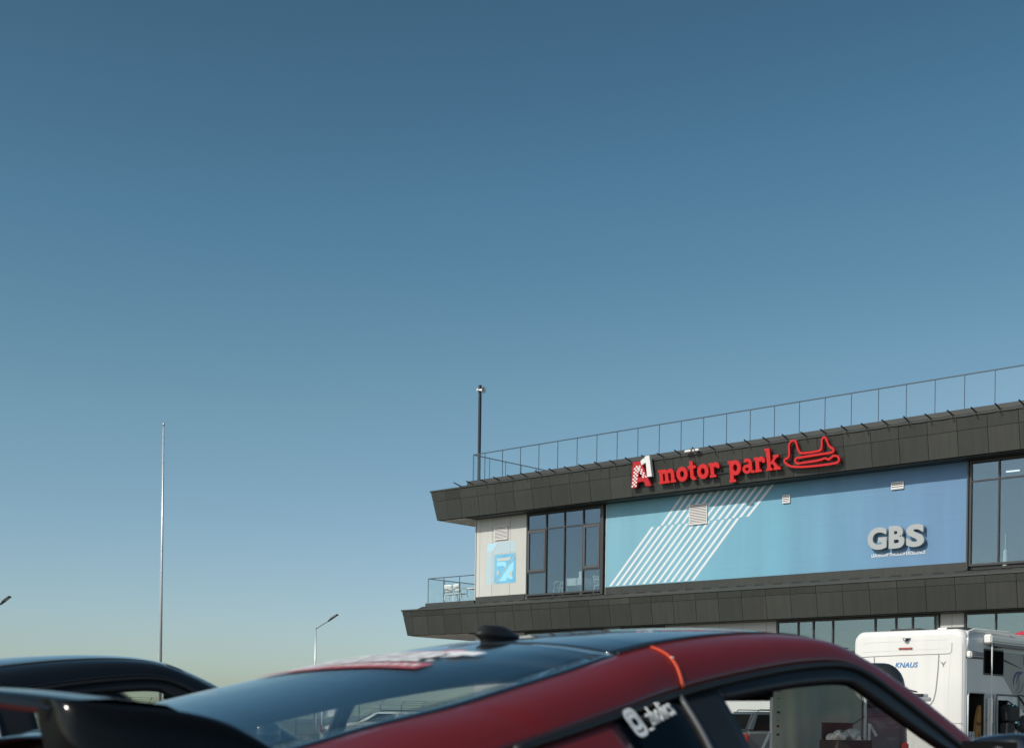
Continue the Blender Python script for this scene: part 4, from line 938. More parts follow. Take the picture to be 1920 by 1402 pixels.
# ------------------------------------------------------------------ other vehicles
def boxcar(name, label, cat, loc, rz, paint, L, Wd, low, gh, wheels, win='tint_glass', group=None, side_splits=(0.36, 0.70), r=0.32, cb=0.06, panel=False):
    """low: side outline (x,z) of the lower body; gh: (xb0,xb1,zb, xt0,xt1,zt, wb, wt) cabin block."""
    t = thing(name, label, cat, loc, rz, group)
    b = MB().prism([(x_, z_) for x_, z_ in low], -Wd/2, Wd/2).build('body', paint, t, bevel=0.07, seg=3, auto=40)
    xb0, xb1, zb, xt0, xt1, zt, wb, wt = gh
    v = [(xb0,-wb,zb),(xb1,-wb,zb),(xb1,wb,zb),(xb0,wb,zb),(xt0,-wt,zt),(xt1,-wt,zt),(xt1,wt,zt),(xt0,wt,zt)]
    c = MB().add(v, [(0,3,2,1),(4,5,6,7),(0,1,5,4),(1,2,6,5),(2,3,7,6),(3,0,4,7)]).build('cabin', paint, t, bevel=cb, seg=4, auto=40)
    def quad(a, b_, c_, d, n, m, name_, par, off=0.012):
        a, b_, c_, d = map(Vector, (a, b_, c_, d)); nn = (b_-a).cross(d-a).normalized()
        if nn.dot(Vector(n)) < 0: nn = -nn
        bm_ = MB().add([p_+nn*off for p_ in (a, b_, c_, d)] + [p_-nn*0.02 for p_ in (a, b_, c_, d)], [(0,1,2,3),(7,6,5,4),(0,4,5,1),(1,5,6,2),(2,6,7,3),(3,7,4,0)])
        return bm_.build(name_, m, par, bevel=0.006, seg=1)
    def inter(t_, u): # side point
        lo = xb0+(xb1-xb0)*t_; hi = xt0+(xt1-xt0)*t_; return lo+(hi-lo)*u, zb+(zt-zb)*u, wb+(wt-wb)*u
    cuts = list(side_splits) if panel else [0.05] + list(side_splits) + [0.95]
    for s_ in (-1, 1):
        for i in range(len(cuts)-1):
            t0, t1 = cuts[i]+0.012, cuts[i+1]-0.012
            P = [inter(t0, 0.08), inter(t1, 0.08), inter(t1, 0.84), inter(t0, 0.84)]
            quad(*[(x_, s_*w_, z_) for x_, z_, w_ in P], (0, s_, 0), 'darkglass', 'side_window', c)
        MB().tube([(xt0+0.15, s_*(wt-0.06), zt+0.01), (xt0+0.2, s_*(wt-0.06), zt+0.05), (xt1-0.2, s_*(wt-0.06), zt+0.05), (xt1-0.15, s_*(wt-0.06), zt+0.01)], 0.014, 6).build('roof_bar', 'black_trim', c)
        for xw in wheels: wheel(t, xw, s_*(Wd/2-0.11), r, 0.2, s_); MB().lathe([(r+0.05,-0.02),(r+0.05,0.02),(r*0.9,0.02)], 24, 'Y', (xw, s_*(Wd/2-0.005), r)).build('wheel_arch', 'black_trim', t)
        MB().box(-0.02, s_*(Wd/2-0.04)-0.16, zb-0.28, 0.05, s_*(Wd/2-0.04)+0.0 if s_ > 0 else s_*(Wd/2-0.04)+0.16, zb-0.06).build('tail_light', 'tail_red', t, bevel=0.02, seg=2)
        MB().box(L-0.10, s_*(Wd/2-0.28)-0.13, 0.60, L+0.01, s_*(Wd/2-0.28)+0.13, 0.74).build('headlight', 'lamp_clear', t, bevel=0.03, seg=2)
        MB().box(xb1-0.45, s_*Wd/2-0.0 if s_ > 0 else -Wd/2-0.20, zb+0.0, xb1-0.30, s_*Wd/2+0.20 if s_ > 0 else -Wd/2, zb+0.15).build('door_mirror', 'black_trim', t, bevel=0.04, seg=2)
        for k in (0.34, 0.66): MB().box(xb0+(xb1-xb0)*k-0.1, s_*(Wd/2+0.015)-0.012, zb-0.14, xb0+(xb1-xb0)*k+0.1, s_*(Wd/2+0.015)+0.012, zb-0.11).build('door_handle', 'galv', t)
    quad((xb0+(xt0-xb0)*0.12,-wb*0.88,zb+(zt-zb)*0.12),(xb0+(xt0-xb0)*0.12,wb*0.88,zb+(zt-zb)*0.12),(xb0+(xt0-xb0)*0.86,wt*0.86,zb+(zt-zb)*0.86),(xb0+(xt0-xb0)*0.86,-wt*0.86,zb+(zt-zb)*0.86),(-1,0,0.2),'darkglass','rear_window',c)
    quad((xb1+(xt1-xb1)*0.08,-wb*0.90,zb+(zt-zb)*0.08),(xb1+(xt1-xb1)*0.08,wb*0.90,zb+(zt-zb)*0.08),(xb1+(xt1-xb1)*0.88,wt*0.88,zb+(zt-zb)*0.88),(xb1+(xt1-xb1)*0.88,-wt*0.88,zb+(zt-zb)*0.88),(1,0,0.2),'darkglass','windscreen',c)
    return t
def place(u, d): 
    q = on_depth(u, 1356, d); return Vector((q.x, q.y, 0))
est_low = [(0.0,0.40),(0.03,0.72),(0.08,0.95),(2.85,0.98),(3.25,0.95),(4.2,0.80),(4.48,0.62),(4.50,0.30),(4.3,0.20),(0.2,0.20)]
p = place(1366, 38)
boxcar('estate_car', 'silver-grey estate car seen through the red coupe\'s door window', 'car', p, 0.36, 'silver_car', 4.5, 1.80, est_low, (0.06,3.3,0.93,0.42,2.55,1.46,0.82,0.62), (0.85,3.6))
# white panel van behind it
van_low = [(0,0.35),(0,1.15),(0.05,1.2),(4.1,1.2),(4.9,0.95),(5.1,0.7),(5.1,0.3),(0.2,0.25)]
p = place(1270, 47)
boxcar('white_van', 'white high-roof van standing behind the silver-grey estate car', 'van', p, -0.12, 'whitecar', 5.1, 1.95, van_low, (0.0,4.3,1.15,0.08,3.6,2.55,0.95,0.80), (0.9,4.1), side_splits=(0.76, 0.94), panel=True)
# dark van with a carrier on its tail, in front of the motorhome
p = on_depth(1709, 1300, 20.3); rz = math.radians(90-9)
dv_args = (p.copy(), rz)
# white car low beyond, seen through the coupe's glass
p = place(600, 40)
boxcar('white_hatchback', 'white car parked far off, seen through the red coupe\'s rear glass', 'car', p, math.radians(8), 'whitecar', 3.9, 1.7,
       [(0.0,0.35),(0.0,0.85),(0.3,0.97),(1.2,1.05),(3.6,1.02),(3.85,0.9),(3.9,0.35),(3.7,0.2),(0.2,0.2)], (1.0,3.7,1.02,1.55,3.35,1.33,0.74,0.56), (0.7,3.1))

# ------------------------------------------------------------------ poles and side sheet, with an unseen roof added to shade them
cn = thing('shade_canopy', 'white poles and a grey-green fabric side sheet under an added shade canopy', 'canopy')
lp1, lp2 = place(1447, 19.0), place(1622, 19.6)
lp3, lp4 = place(1290, 17.6), place(1500, 17.3)
H_c = 2.02
for q, hq in ((lp1, H_c), (lp2, 1.80), (lp3, H_c)):
    MB().tube([(q.x,q.y,0),(q.x,q.y,hq)], 0.022, 8).build('pole', 'whitepole', cn); MB().box(q.x-0.09,q.y-0.09,0,q.x+0.09,q.y+0.09,0.02).build('foot', 'galv', cn)
MB().tube([(lp2.x+0.06,lp2.y,0),(lp2.x+0.06,lp2.y,1.12),(lp2.x+0.16,lp2.y,0.95)], 0.02, 8).build('brace', 'whitepole', cn)
MB().tube([(lp1.x-0.02,lp1.y,0.98),(lp1.x-0.16,lp1.y-0.1,0.70)], 0.02, 8).build('brace', 'whitepole', cn)
cx_, cy_ = (lp1.x+lp2.x+lp3.x)/3+0.1, 18.6
MB().add([(lp3.x-0.6,lp3.y-0.6,H_c),(lp2.x-0.80,lp3.y-0.4,H_c),(lp2.x-0.42,21.0,H_c),(lp3.x-0.2,21.0,H_c),(cx_,19.2,H_c+0.16)], [(0,1,4),(1,2,4),(2,3,4),(3,0,4)]).build('added_shade_roof', 'canopy', cn)  # unseen roof sheet, added so that its shadow falls on the side sheet
def shf(a, b):
    q = lp1.lerp(lp2, a*1.0); bul = 0.30*math.sin(math.pi*min(1, a/0.60))**0.9 if a < 0.60 else 0.0
    return (q.x, q.y + 0.12 - bul*0.8 + (0.10 if a >= 0.6 else 0.10*a/0.6) + 0.012*math.sin(a*40+b*3), 0.02+(H_c-0.06-0.2*a)*b)
solid(MB().grid(shf, 60, 8).build('side_sheet', 'tarp', cn, smooth=True), 0.01)
for k in range(9):
    z_ = 0.95+0.095*k + random.uniform(-0.02, 0.02)
    w_ = random.choice((0.03, 0.05, 0.06))
    MB().box(lp1.x+0.05, lp1.y-0.10, z_, lp1.x+0.05+w_*0.7, lp1.y-0.085, z_+random.choice((0.008, 0.012, 0.03))).build('lacing', 'black_trim', cn)
# things under the canopy
q = place(1586, 18.2)
ct = thing('dark_crate', 'dark open crate full of crumpled white cloths under the canopy', 'crate', q, 0.4)
MB().box(-0.26,-0.2,0.0,0.26,0.2,0.04).box(-0.26,-0.2,0.04,-0.23,0.2,0.90).box(0.23,-0.2,0.04,0.26,0.2,0.90).box(-0.23,-0.2,0.04,0.23,-0.17,0.90).box(-0.23,0.17,0.04,0.23,0.2,1.12).build('box', 'box', ct)
for k in range(5):
    a_, b_ = random.uniform(-0.15,0.15), random.uniform(-0.1,0.1)
    def blob(u_, v_):
        th, ph = 2*math.pi*u_, math.pi*v_; r_ = 0.09*(1+0.35*math.sin(3*th+k)*math.sin(2*ph)+0.2*math.sin(7*th))
        return (a_+r_*math.sin(ph)*math.cos(th), b_+r_*math.sin(ph)*math.sin(th), 0.89+0.7*r_*math.cos(ph)+0.02*k)
    c_ = MB().grid(blob, 16, 10).build('crumpled_cloth', 'paperwhite', None, q, (0,0,0.4), smooth=True)
    tag(c_, 'crumpled white cloth heaped in the dark crate under the canopy', 'cloth', 'cloths in the dark crate')
rd = MB().tube([(0,0,0),(0.32,0.0,0.22)], 0.008, 6).build('stick', 'steel', None, (q.x-0.12,q.y-0.15,0.98)); tag(rd, 'thin dark stick leaning out of the crate', 'stick')

# ------------------------------------------------------------------ motorhome
CO = Vector((8.0047, 25.2, 0))
K = thing('motorhome', 'white motorhome with blue lettering on its tail and an open side door', 'motorhome', CO, BROT)
CW, CLn, CH = 2.20, 6.6, 2.85
def round_section(x0, x1, z0, z1, r, n=6):
    pts = [(x0, z0)]
    pts += [(x0+r-r*math.cos(math.pi/2*k/n), z1-r+r*math.sin(math.pi/2*k/n)) for k in range(n+1)]
    pts += [(x1-r+r*math.sin(math.pi/2*k/n), z1-r+r*math.cos(math.pi/2*k/n)) for k in range(n+1)]
    return pts + [(x1, z0)]
def round_shell(x0, x1, z0, z1, L, r, R, Rf=None, taper=None):
    secs = []; n = 6
    for k in range(n+1): a = math.pi/2*k/n; secs.append((R*(1-math.sin(a)) , R*(1-math.cos(a))))
    ys = [(R*(1-math.cos(math.pi/2*k/n)), R*(1-math.sin(math.pi/2*k/n))) for k in range(n+1)]
    Rf = Rf or 0.02
    ys += [(L-Rf+Rf*math.sin(math.pi/2*k/n), Rf*(1-math.cos(math.pi/2*k/n))) for k in range(n+1)]
    mb = MB(); vs = []; m_ = 0
    for y, ins in ys:
        sec = round_section(x0+ins, x1-ins, z0, z1-ins, max(0.03, r-ins*0.3)); m_ = len(sec); vs += [(a, y, b) for a, b in sec]
    fs = [(i*m_+k, i*m_+(k+1) % m_, (i+1)*m_+(k+1) % m_, (i+1)*m_+k) for i in range(len(ys)-1) for k in range(m_)]
    fs += [tuple(range(m_)), tuple(reversed(range((len(ys)-1)*m_, len(ys)*m_)))]
    mb.add(vs, fs); return mb
me = round_shell(-CW, 0.0, 0.42, CH, CLn, 0.20, 0.10).mesh('shell')
# dark van with a carrier on its tail, in front of the motorhome (local x across, y forward)
p, rz = dv_args; rzv = rz - math.pi/2
dv = thing('dark_van', 'dark grey van parked tail-on in front of the white motorhome', 'van', (p.x - 0.88*math.cos(rzv), p.y - 0.88*math.sin(rzv), 0), rzv)
sh = round_shell(-0.88, 0.88, 0.30, 2.0, 3.3, 0.30, 0.16)
for k_, v_ in enumerate(sh.v):
    if v_[2] > 1.05: sh.v[k_] = (v_[0]*(1-0.12*(v_[2]-1.05)), v_[1]+0.10*max(0, v_[2]-1.05)*(1 if v_[1] < 1 else -1.2), v_[2])
sh.build('body', 'darkvan', dv, auto=50)
MB().add([(-0.84,3.2,0.32),(0.84,3.2,0.32),(0.84,4.1,0.32),(-0.84,4.1,0.32),(-0.84,3.2,1.15),(0.84,3.2,1.15),(0.80,4.0,0.92),(-0.80,4.0,0.92)], [(0,3,2,1),(4,5,6,7),(0,1,5,4),(1,2,6,5),(2,3,7,6),(3,0,4,7)]).build('bonnet', 'darkvan', dv, bevel=0.06, seg=3, auto=40)
def rrect(x0, x1, z0, z1, r, y0, y1):
    mbq = MB(); pts = []
    for (cx, cz, a0) in ((x1-r, z1-r, 0), (x0+r, z1-r, 90), (x0+r, z0+r, 180), (x1-r, z0+r, 270)):
        for k in range(6): a = math.radians(a0+18*k); pts.append((cx+r*math.cos(a), cz+r*math.sin(a)))
    return mbq.prism(pts, y0, y1)
rw = rrect(-0.66, 0.66, 1.22, 1.82, 0.12, -0.012, 0.02)
rw.v = [(a, b+0.10*max(0, c-1.05), c) for a, b, c in rw.v]; rw.build('rear_window', 'gloss_glass', dv)
for s_ in (-1, 1):
    MB().box(s_*0.80-0.05, -0.02, 0.58, s_*0.80+0.05, 0.06, 0.86).build('tail_light', 'tail_red', dv, bevel=0.02)
    MB().add([(s_*0.885,0.35,1.22),(s_*0.885,3.0,1.22),(s_*0.80,2.85,1.72),(s_*0.80,0.42,1.72)], [(0,1,2,3)]).build('side_window', 'gloss_glass', dv)
    for yw in (0.75, 3.35): 
        g = MB().lathe([(0.18,-0.1),(0.29,-0.1),(0.32,-0.06),(0.32,0.06),(0.29,0.1),(0.18,0.1)], 24, 'X', (s_*0.80, yw, 0.32)).build('wheel', 'rubber', dv, smooth=True)
        MB().lathe([(0.0,0.05*s_),(0.19,0.04*s_),(0.2,-0.04*s_)], 20, 'X', (s_*0.84, yw, 0.32)).build('rim', 'alloy', g)
MB().box(-0.86,-0.06,0.35,0.86,0.02,0.58).build('bumper', 'black_trim', dv, bevel=0.03)
MB().tube([(-0.78,0.12,1.98),(-0.30,0.14,2.005),(0.0,0.14,2.008),(0.30,0.14,2.005)], 0.012, 6).build('roof_trim', 'galv', dv)
MB().tube([(0.34,0.02,1.90),(0.55,-0.02,1.72),(0.78,-0.03,1.42)], 0.014, 6).build('tailgate_strip', 'galv', dv)
cr = thing('bicycle_carrier', 'silver bicycle carrier fixed to the tail of the dark grey van', 'carrier', dv.location, rzv)
MB().box(0.10,-0.42,1.44,1.10,-0.34,1.50).build('rail', 'galv', cr, bevel=0.01); MB().box(0.10,-0.26,1.50,1.08,-0.20,1.55).build('rail', 'galv', cr, bevel=0.01)
for x_ in (0.25, 0.78): MB().tube([(x_,0.02,1.40),(x_,-0.22,1.47),(x_,-0.42,1.47)], 0.022, 8).build('arm', 'galv', cr, smooth=True)
MB().box(0.80,-0.42,1.502,1.0,-0.27,1.545).build('clamp', 'steel', cr, bevel=0.01); MB().tube([(0.76,-0.33,1.52),(0.80,-0.33,1.60),(0.92,-0.33,1.57)], 0.012, 6).build('strap', 'steel', cr)
MB().tube([(1.0,-0.38,1.44),(1.0,-0.38,1.22),(0.7,-0.30,1.15)], 0.018, 6).build('support_tube', 'galv', cr)
cut_me = MB().box(-0.9, 0.13, 0.52, 0.3, 0.84, 1.715).mesh('cutter')
shell_o = bpy.data.objects.new('shell', me); COL.objects.link(shell_o); cut_o = bpy.data.objects.new('cutter', cut_me); COL.objects.link(cut_o)
md = shell_o.modifiers.new('cut', 'BOOLEAN'); md.object = cut_o; md.operation = 'DIFFERENCE'; md.solver = 'EXACT'
dg = bpy.context.evaluated_depsgraph_get(); me2 = bpy.data.meshes.new_from_object(shell_o.evaluated_get(dg))
bpy.data.objects.remove(shell_o); bpy.data.objects.remove(cut_o); me2.materials.clear(); me2.name = 'shell'
me2.polygons.foreach_set('use_smooth', [True]*len(me2.polygons)); me2.set_sharp_from_angle(angle=math.radians(35))
shell = link('shell', me2, K, 'camper')
mb = MB(); x0, x1, y0, y1, z0, z1 = -0.895, -0.012, 0.135, 0.835, 0.525, 1.71
mb.add([(x0,y0,z0),(x1,y0,z0),(x1,y1,z0),(x0,y1,z0),(x0,y0,z1),(x1,y0,z1),(x1,y1,z1),(x0,y1,z1)], [(0,1,2,3),(4,7,6,5),(0,3,7,4),(0,4,5,1),(3,2,6,7)])
mb.build('doorway', 'camper_in', K)
# cab and chassis ahead
MB().prism([(CLn-0.02,0.42),(CLn-0.02,2.6),(CLn+0.3,2.35),(CLn+0.9,1.35),(CLn+1.5,1.15),(CLn+1.55,0.45)], -CW+0.12, -0.12)
cb = MB(); prof = [(CLn+0.002,0.42),(CLn+0.002,2.6),(CLn+0.3,2.35),(CLn+0.9,1.35),(CLn+1.5,1.15),(CLn+1.55,0.45)]
cb.add([(-CW+0.12,a,b) for a,b in prof]+[(-0.12,a,b) for a,b in prof], [tuple(range(6)), tuple(range(11,5,-1))]+[(i,(i+1)%6,6+(i+1)%6,6+i) for i in range(6)]); cb.build('cab', 'camper', K, bevel=0.05)
MB().box(-CW+0.08,0.15,0.30,-0.08,CLn+1.3,0.415).build('skirt', 'greydecal', K)
for x_ in (-0.16, -CW+0.16):
    for y_ in (1.75, 6.9):
        g = MB().lathe([(0.18,-0.1),(0.30,-0.1),(0.33,-0.06),(0.33,0.06),(0.30,0.1),(0.18,0.1)], 24, 'X', (x_, y_, 0.33)).build('wheel', 'rubber', K, smooth=True)
        MB().lathe([(0.0,0.06),(0.19,0.05),(0.2,-0.05)], 20, 'X', (x_+(0.02 if x_ > -1 else -0.12), y_, 0.33)).build('hub', 'alloy', g)
# tail details
def tail(poly, m, y=-0.004, name='tail_panel'): return MB().add([(x, y, z) for x, z in poly], [tuple(range(len(poly)))]).build(name, m, K)
def tline(pts, w, m, name='seam', y=-0.004, closed=False):
    vs = []; fs = []; P = [Vector((a, 0, b)) for a, b in pts]
    for i, p_ in enumerate(P):
        t = (P[min(i+1, len(P)-1)]-P[max(i-1, 0)]).normalized(); nr = Vector((-t.z, 0, t.x))*w/2
        vs += [(p_+nr).x, 0, (p_+nr).z], [(p_-nr).x, 0, (p_-nr).z]
    vs = [(v[0], y, v[2]) for v in vs]
    return MB().add(vs, [(2*i, 2*i+1, 2*i+3, 2*i+2) for i in range(len(P)-1)]).build(name, m, K)
tline([(-2.02,2.375),(-1.75,2.385),(-1.1,2.395),(-0.45,2.40),(-0.29,2.405),(-0.245,2.44),(-0.24,2.60)], 0.012, 'camper_line')
tline([(-2.0,2.47),(-1.1,2.49),(-0.3,2.50)], 0.007, 'vent')
tline([(-2.0,2.62),(-1.9,2.64),(-1.1,2.655),(-0.3,2.66)], 0.006, 'vent')
tline([(-1.76,2.375),(-1.75,2.0),(-1.74,1.2)], 0.020, 'camper_line')
tline([(-0.485,2.39),(-0.50,2.1),(-0.535,1.75),(-0.575,1.58),(-0.63,1.50),(-0.72,1.455),(-1.0,1.44),(-1.7,1.43)], 0.020, 'camper_line')
tline([(-0.27,2.40),(-0.30,1.8),(-0.30,1.2)], 0.006, 'vent'); tline([(-0.36,1.155),(0.0-0.02,1.165)], 0.008, 'camper_line'); tline([(-0.05,2.6),(-0.05,0.6)], 0.006, 'vent')
mb = MB(); mb.box(-1.27,-0.02,2.495,-0.995,-0.003,2.535); mb.build('brake_light', 'tail_red', K, bevel=0.008)
cm = MB().box(-1.16,-0.07,2.655,-1.07,-0.003,2.70).build('reversing_camera', 'black_trim', K, bevel=0.012); MB().box(-1.19,-0.05,2.70,-1.04,-0.003,2.715).build('camera_hood', 'galv', cm); MB().box(-1.13,-0.085,2.665,-1.10,-0.071,2.69).build('camera_lens', 'lamp_clear', cm)
me = text_mesh('KNAUS', -1.335, -0.885, 2.17, 2.265, -0.003, 0.004, bold=0.02, shear=0.25, space=1.06); link('lettering', me, K, 'bluedecal')
tline([(-0.455,2.265),(-0.43,2.25),(-0.40,2.225),(-0.37,2.25),(-0.345,2.265)], 0.012, 'camper_line', 'emblem'); tline([(-0.43,2.24),(-0.40,2.195),(-0.37,2.24)], 0.012, 'camper_line', 'emblem', -0.0045); tline([(-0.40,2.22),(-0.40,2.17)], 0.016, 'camper_line', 'emblem', -0.005)
for x_ in (-0.30, -CW+0.14):
    tl = MB().box(x_,-0.035,0.82,x_+0.15,-0.003,1.14).build('tail_light', 'tail_red', K, bevel=0.02); MB().box(x_+0.02,-0.042,0.84,x_+0.13,-0.036,0.92).build('indicator', 'orange', tl)
# roof hatches and panels
for (a, b, y_, hgt) in ((-1.56,-1.0,0.22,0.045),(-0.72,-0.50,0.4,0.05),(-0.46,-0.14,0.22,0.04)):
    MB().box(a, y_, CH-0.005, b, y_+0.9, CH+hgt).build('roof_panel', 'blackdecal' if hgt < 0.047 else 'camper', K, bevel=0.012)
# rounded roof edge profile on the side
MB().tube([(-0.02,0.10,2.45),(-0.02,0.11,2.66),(-0.04,0.20,2.78),(-0.07,0.5,2.84),(-0.07,2.0,2.87),(-0.08,2.4,2.83),(-0.08,6.4,2.82)], 0.04, 8).build('roof_profile', 'camper', K, smooth=True)
MB().tube([(-0.02,0.095,2.45),(-0.018,0.085,1.2),(-0.018,0.085,0.45)], 0.022, 8).build('corner_profile', 'camper', K, smooth=True)
# side: stripes, painted shading, window, door frame, door, awning, emblem
def side(poly, m, x=0.004, name='side_decal_and_shade'): return MB().add([(x, a, b) for a, b in poly], [tuple(range(len(poly)))]).build(name, m, K)
side([(0.05,2.37),(0.75,2.375),(0.75,2.45),(0.12,2.47)], 'greydecal'); side([(0.05,2.32),(0.75,2.325),(0.75,2.365),(0.05,2.36)], 'blackdecal')
side([(1.60,2.33),(2.45,2.215),(2.40,2.235),(1.60,2.38)], 'blackdecal'); side([(1.60,2.05),(2.55,1.40),(6.0,0.6),(6.0,2.5),(2.4,2.5),(1.6,2.5)], 'shade_tone', 0.002)  # last polygon paints in the warm side of a diagonal shading line
sw = MB().box(0.002,0.80,2.08,0.035,1.58,2.50).build('side_window', 'darkglass', K, bevel=0.03, seg=3); MB().box(0.001,0.77,2.05,0.018,1.61,2.53).build('window_surround', 'black_trim', sw, bevel=0.008)
mk = MB().box(-0.01,0.06,2.33,0.09,0.17,2.45).build('marker_lamp', 'camper', K, bevel=0.02); MB().box(0.03,0.165,2.355,0.092,0.19,2.43).build('marker_lens', 'tail_red', mk)
fr = MB().tube([(0.005,0.13,0.5),(0.005,0.13,1.66),(0.005,0.17,1.72),(0.005,0.80,1.72),(0.005,0.845,1.68),(0.005,0.845,0.5)], 0.02, 8).build('door_frame', 'camper', K, smooth=True)
dr = MB().box(0.06,1.08,0.55,0.10,2.12,1.70).build('open_door', 'camper', K, bevel=0.03, seg=2)
MB().box(0.101,1.20,1.0,0.112,1.55,1.60).build('door_window', 'darkglass', dr); MB().tube([(0.11,1.10,0.6),(0.11,1.10,1.66),(0.11,1.14,1.70),(0.11,2.05,1.70),(0.11,2.10,1.64),(0.11,2.10,0.6)], 0.018, 6).build('door_seal', 'greydecal', dr, smooth=True)
MB().bar((0.02,0.86,1.25),(0.08,1.08,1.20),0.03,0.02).build('hinge', 'galv', dr)
aw = MB().box(0.005,0.78,2.63,0.15,5.6,2.765).build('awning', 'camper', K, bevel=0.035, seg=3); MB().box(0.003,0.74,2.61,0.165,0.79,2.785).build('awning_end_cap', 'plastic', aw, bevel=0.03, seg=3)
MB().box(0.02,1.0,2.58,0.10,5.5,2.628).build('awning_rail', 'greydecal', aw); MB().box(0.03,1.15,2.555,0.09,1.35,2.60).build('awning_motor', 'blackdecal', aw)
MB().tube([(0.13,0.84,2.62),(0.13,0.84,0.02)], 0.014, 8).tube([(0.13,0.84,1.62),(0.13,0.84,0.02)], 0.026, 8).build('awning_leg', 'plastic', aw)
MB().box(0.06,0.82,0.5,0.10,0.95,1.64).build('door_post', 'camper', K, bevel=0.012)
def crescent(cy, cz, r1, a0, a1, w, m, x=0.0055, sy=1.0):
    n_ = 12; vs = []
    for k in range(n_+1):
        a = math.radians(a0+(a1-a0)*k/n_); ww = w*math.sin(math.pi*k/n_)**0.7+0.002
        vs += [(x, cy+(r1+ww/2)*math.cos(a)*sy, cz+(r1+ww/2)*math.sin(a)), (x, cy+(r1-ww/2)*math.cos(a)*sy, cz+(r1-ww/2)*math.sin(a))]
    return MB().add(vs, [(2*k, 2*k+1, 2*k+3, 2*k+2) for k in range(n_)]).build('swallow_emblem', m, K)
crescent(2.35,1.95,0.20,70,200,0.055,'navydecal',0.0055,1.3); crescent(2.50,1.93,0.22,80,190,0.05,'navydecal',0.006,1.2)
crescent(2.10,1.98,0.20,-80,30,0.05,'greydecal',0.0065,1.3); crescent(2.28,1.96,0.20,-100,10,0.05,'greydecal',0.007,1.2)
MB().box(0.002,2.55,2.30,0.02,3.0,2.50).build('fridge_vent', 'greydecal', K); MB().box(0.002,2.5,0.85,0.02,3.0,1.1).build('fridge_vent', 'greydecal', K)
# things in and on the doorway
def local(o): o.matrix_world = Matrix.Translation(CO) @ Matrix.Rotation(BROT, 4, 'Z'); return o
bd = local(thing('orange_board', 'orange-brown board with a tapered nose standing in the motorhome doorway', 'board'))
pr = [(0.60,0.78),(0.585,1.05),(0.62,1.25),(0.69,1.42),(0.76,1.50),(0.80,1.50),(0.815,1.3),(0.815,0.78)]
cbm = MB(); nn = len(pr); cbm.add([(-0.10,a,b) for a,b in pr]+[(-0.04,a,b) for a,b in pr], [tuple(range(nn)), tuple(range(2*nn-1,nn-1,-1))]+[(i,(i+1)%nn,nn+(i+1)%nn,nn+i) for i in range(nn)]); cbm.build('board', 'orange_board', bd, bevel=0.012)
MB().tube([(-0.038,0.615,1.20),(-0.034,0.68,1.17),(-0.038,0.80,1.18)], 0.007, 5).tube([(-0.038,0.61,1.17),(-0.034,0.68,1.14),(-0.038,0.80,1.15)], 0.007, 5).build('strap', 'steel', bd)
MB().box(-0.0385,0.70,0.90,-0.036,0.72,1.0).build('mark', 'black_trim', bd)
MB().box(-0.2,0.58,0.53,-0.02,0.82,0.78).build('base', 'bag', bd)
sb = local(thing('white_switch_box', 'small white box with a black socket inside the motorhome doorway', 'box')); MB().box(-0.30,0.11,1.05,-0.10,0.24,1.26).build('case', 'plastic', sb, bevel=0.02); MB().box(-0.099,0.13,1.09,-0.095,0.21,1.2).build('socket', 'black_trim', sb)
bs = local(thing('green_basket', 'green plastic basket on the motorhome doorway floor', 'basket')); MB().box(-0.3,0.30,0.53,-0.03,0.56,0.85).build('basket', 'green', bs, bevel=0.02)
for k in range(4): MB().tube([(-0.05,0.32+0.07*k,0.85),(-0.06,0.33+0.07*k,1.02)], 0.012, 6).build('handle', 'galv', bs)
def bag(name, label, cy, cz, w, h_, m, x=0.19, seed=0, d=0.09):
    t = local(thing(name, label, 'bag'))
    def fn(a, b):
        th, ph = 2*math.pi*a, math.pi*b; e = lambda c: math.copysign(abs(c)**0.6, c)
        wob = 1+0.10*math.sin(3*th+seed)+0.06*math.sin(5*ph+seed*2)
        return (x+d*math.sin(ph)**0.6*e(math.sin(th))*wob, cy+w/2*math.sin(ph)**0.55*e(math.cos(th))*wob, cz+h_/2*e(math.cos(ph)))
    MB().grid(fn, 22, 14).build('bag', m, t, smooth=True)
    MB().tube([(x, cy-w*0.25, cz+h_*0.45), (x-0.03, cy-w*0.05, cz+h_*0.62), (x-0.06, cy, cz+h_*0.70), (x-0.03, cy+w*0.08, cz+h_*0.62), (x, cy+w*0.28, cz+h_*0.45)], 0.012, 6).build('strap', m, t, smooth=True)
    return t
bag('hanging_bag', 'large black bag hanging from the open motorhome door, upper one', 1.50, 1.36, 0.62, 0.34, 'bag', 0.19, 1)
bag('hanging_bag', 'large black bag hanging from the open motorhome door, below another', 1.42, 1.03, 0.44, 0.36, 'bag', 0.19, 2)
bag('backpack', 'grey-black rucksack hanging by long straps beside the open motorhome door', 2.25, 1.16, 0.42, 0.36, 'greybag', 0.20, 3)
bag('pouch', 'small black pouch hanging between the bags and the rucksack', 1.88, 1.14, 0.26, 0.16, 'bag', 0.22, 4, 0.06)
tw = local(thing('rucksack_line', 'dark strap slung from the motorhome awning frame to the rucksack', 'strap')); MB().tube([(0.17,1.90,1.70),(0.22,2.1,1.52),(0.22,2.2,1.34)], 0.02, 6).tube([(0.17,2.0,1.71),(0.2,2.5,1.65),(0.2,3.2,1.62)], 0.012, 6).build('line', 'greybag', tw)
wt = local(thing('white_tag', 'white and teal clip on the hanging black bag', 'clip')); MB().box(0.29,1.50,1.175,0.30,1.60,1.215).build('tag', 'plastic', wt, bevel=0.004); MB().tube([(0.295,1.60,1.19),(0.295,1.68,1.21),(0.295,1.70,1.17),(0.295,1.63,1.15)], 0.012, 6).build('loop', 'teal', wt)
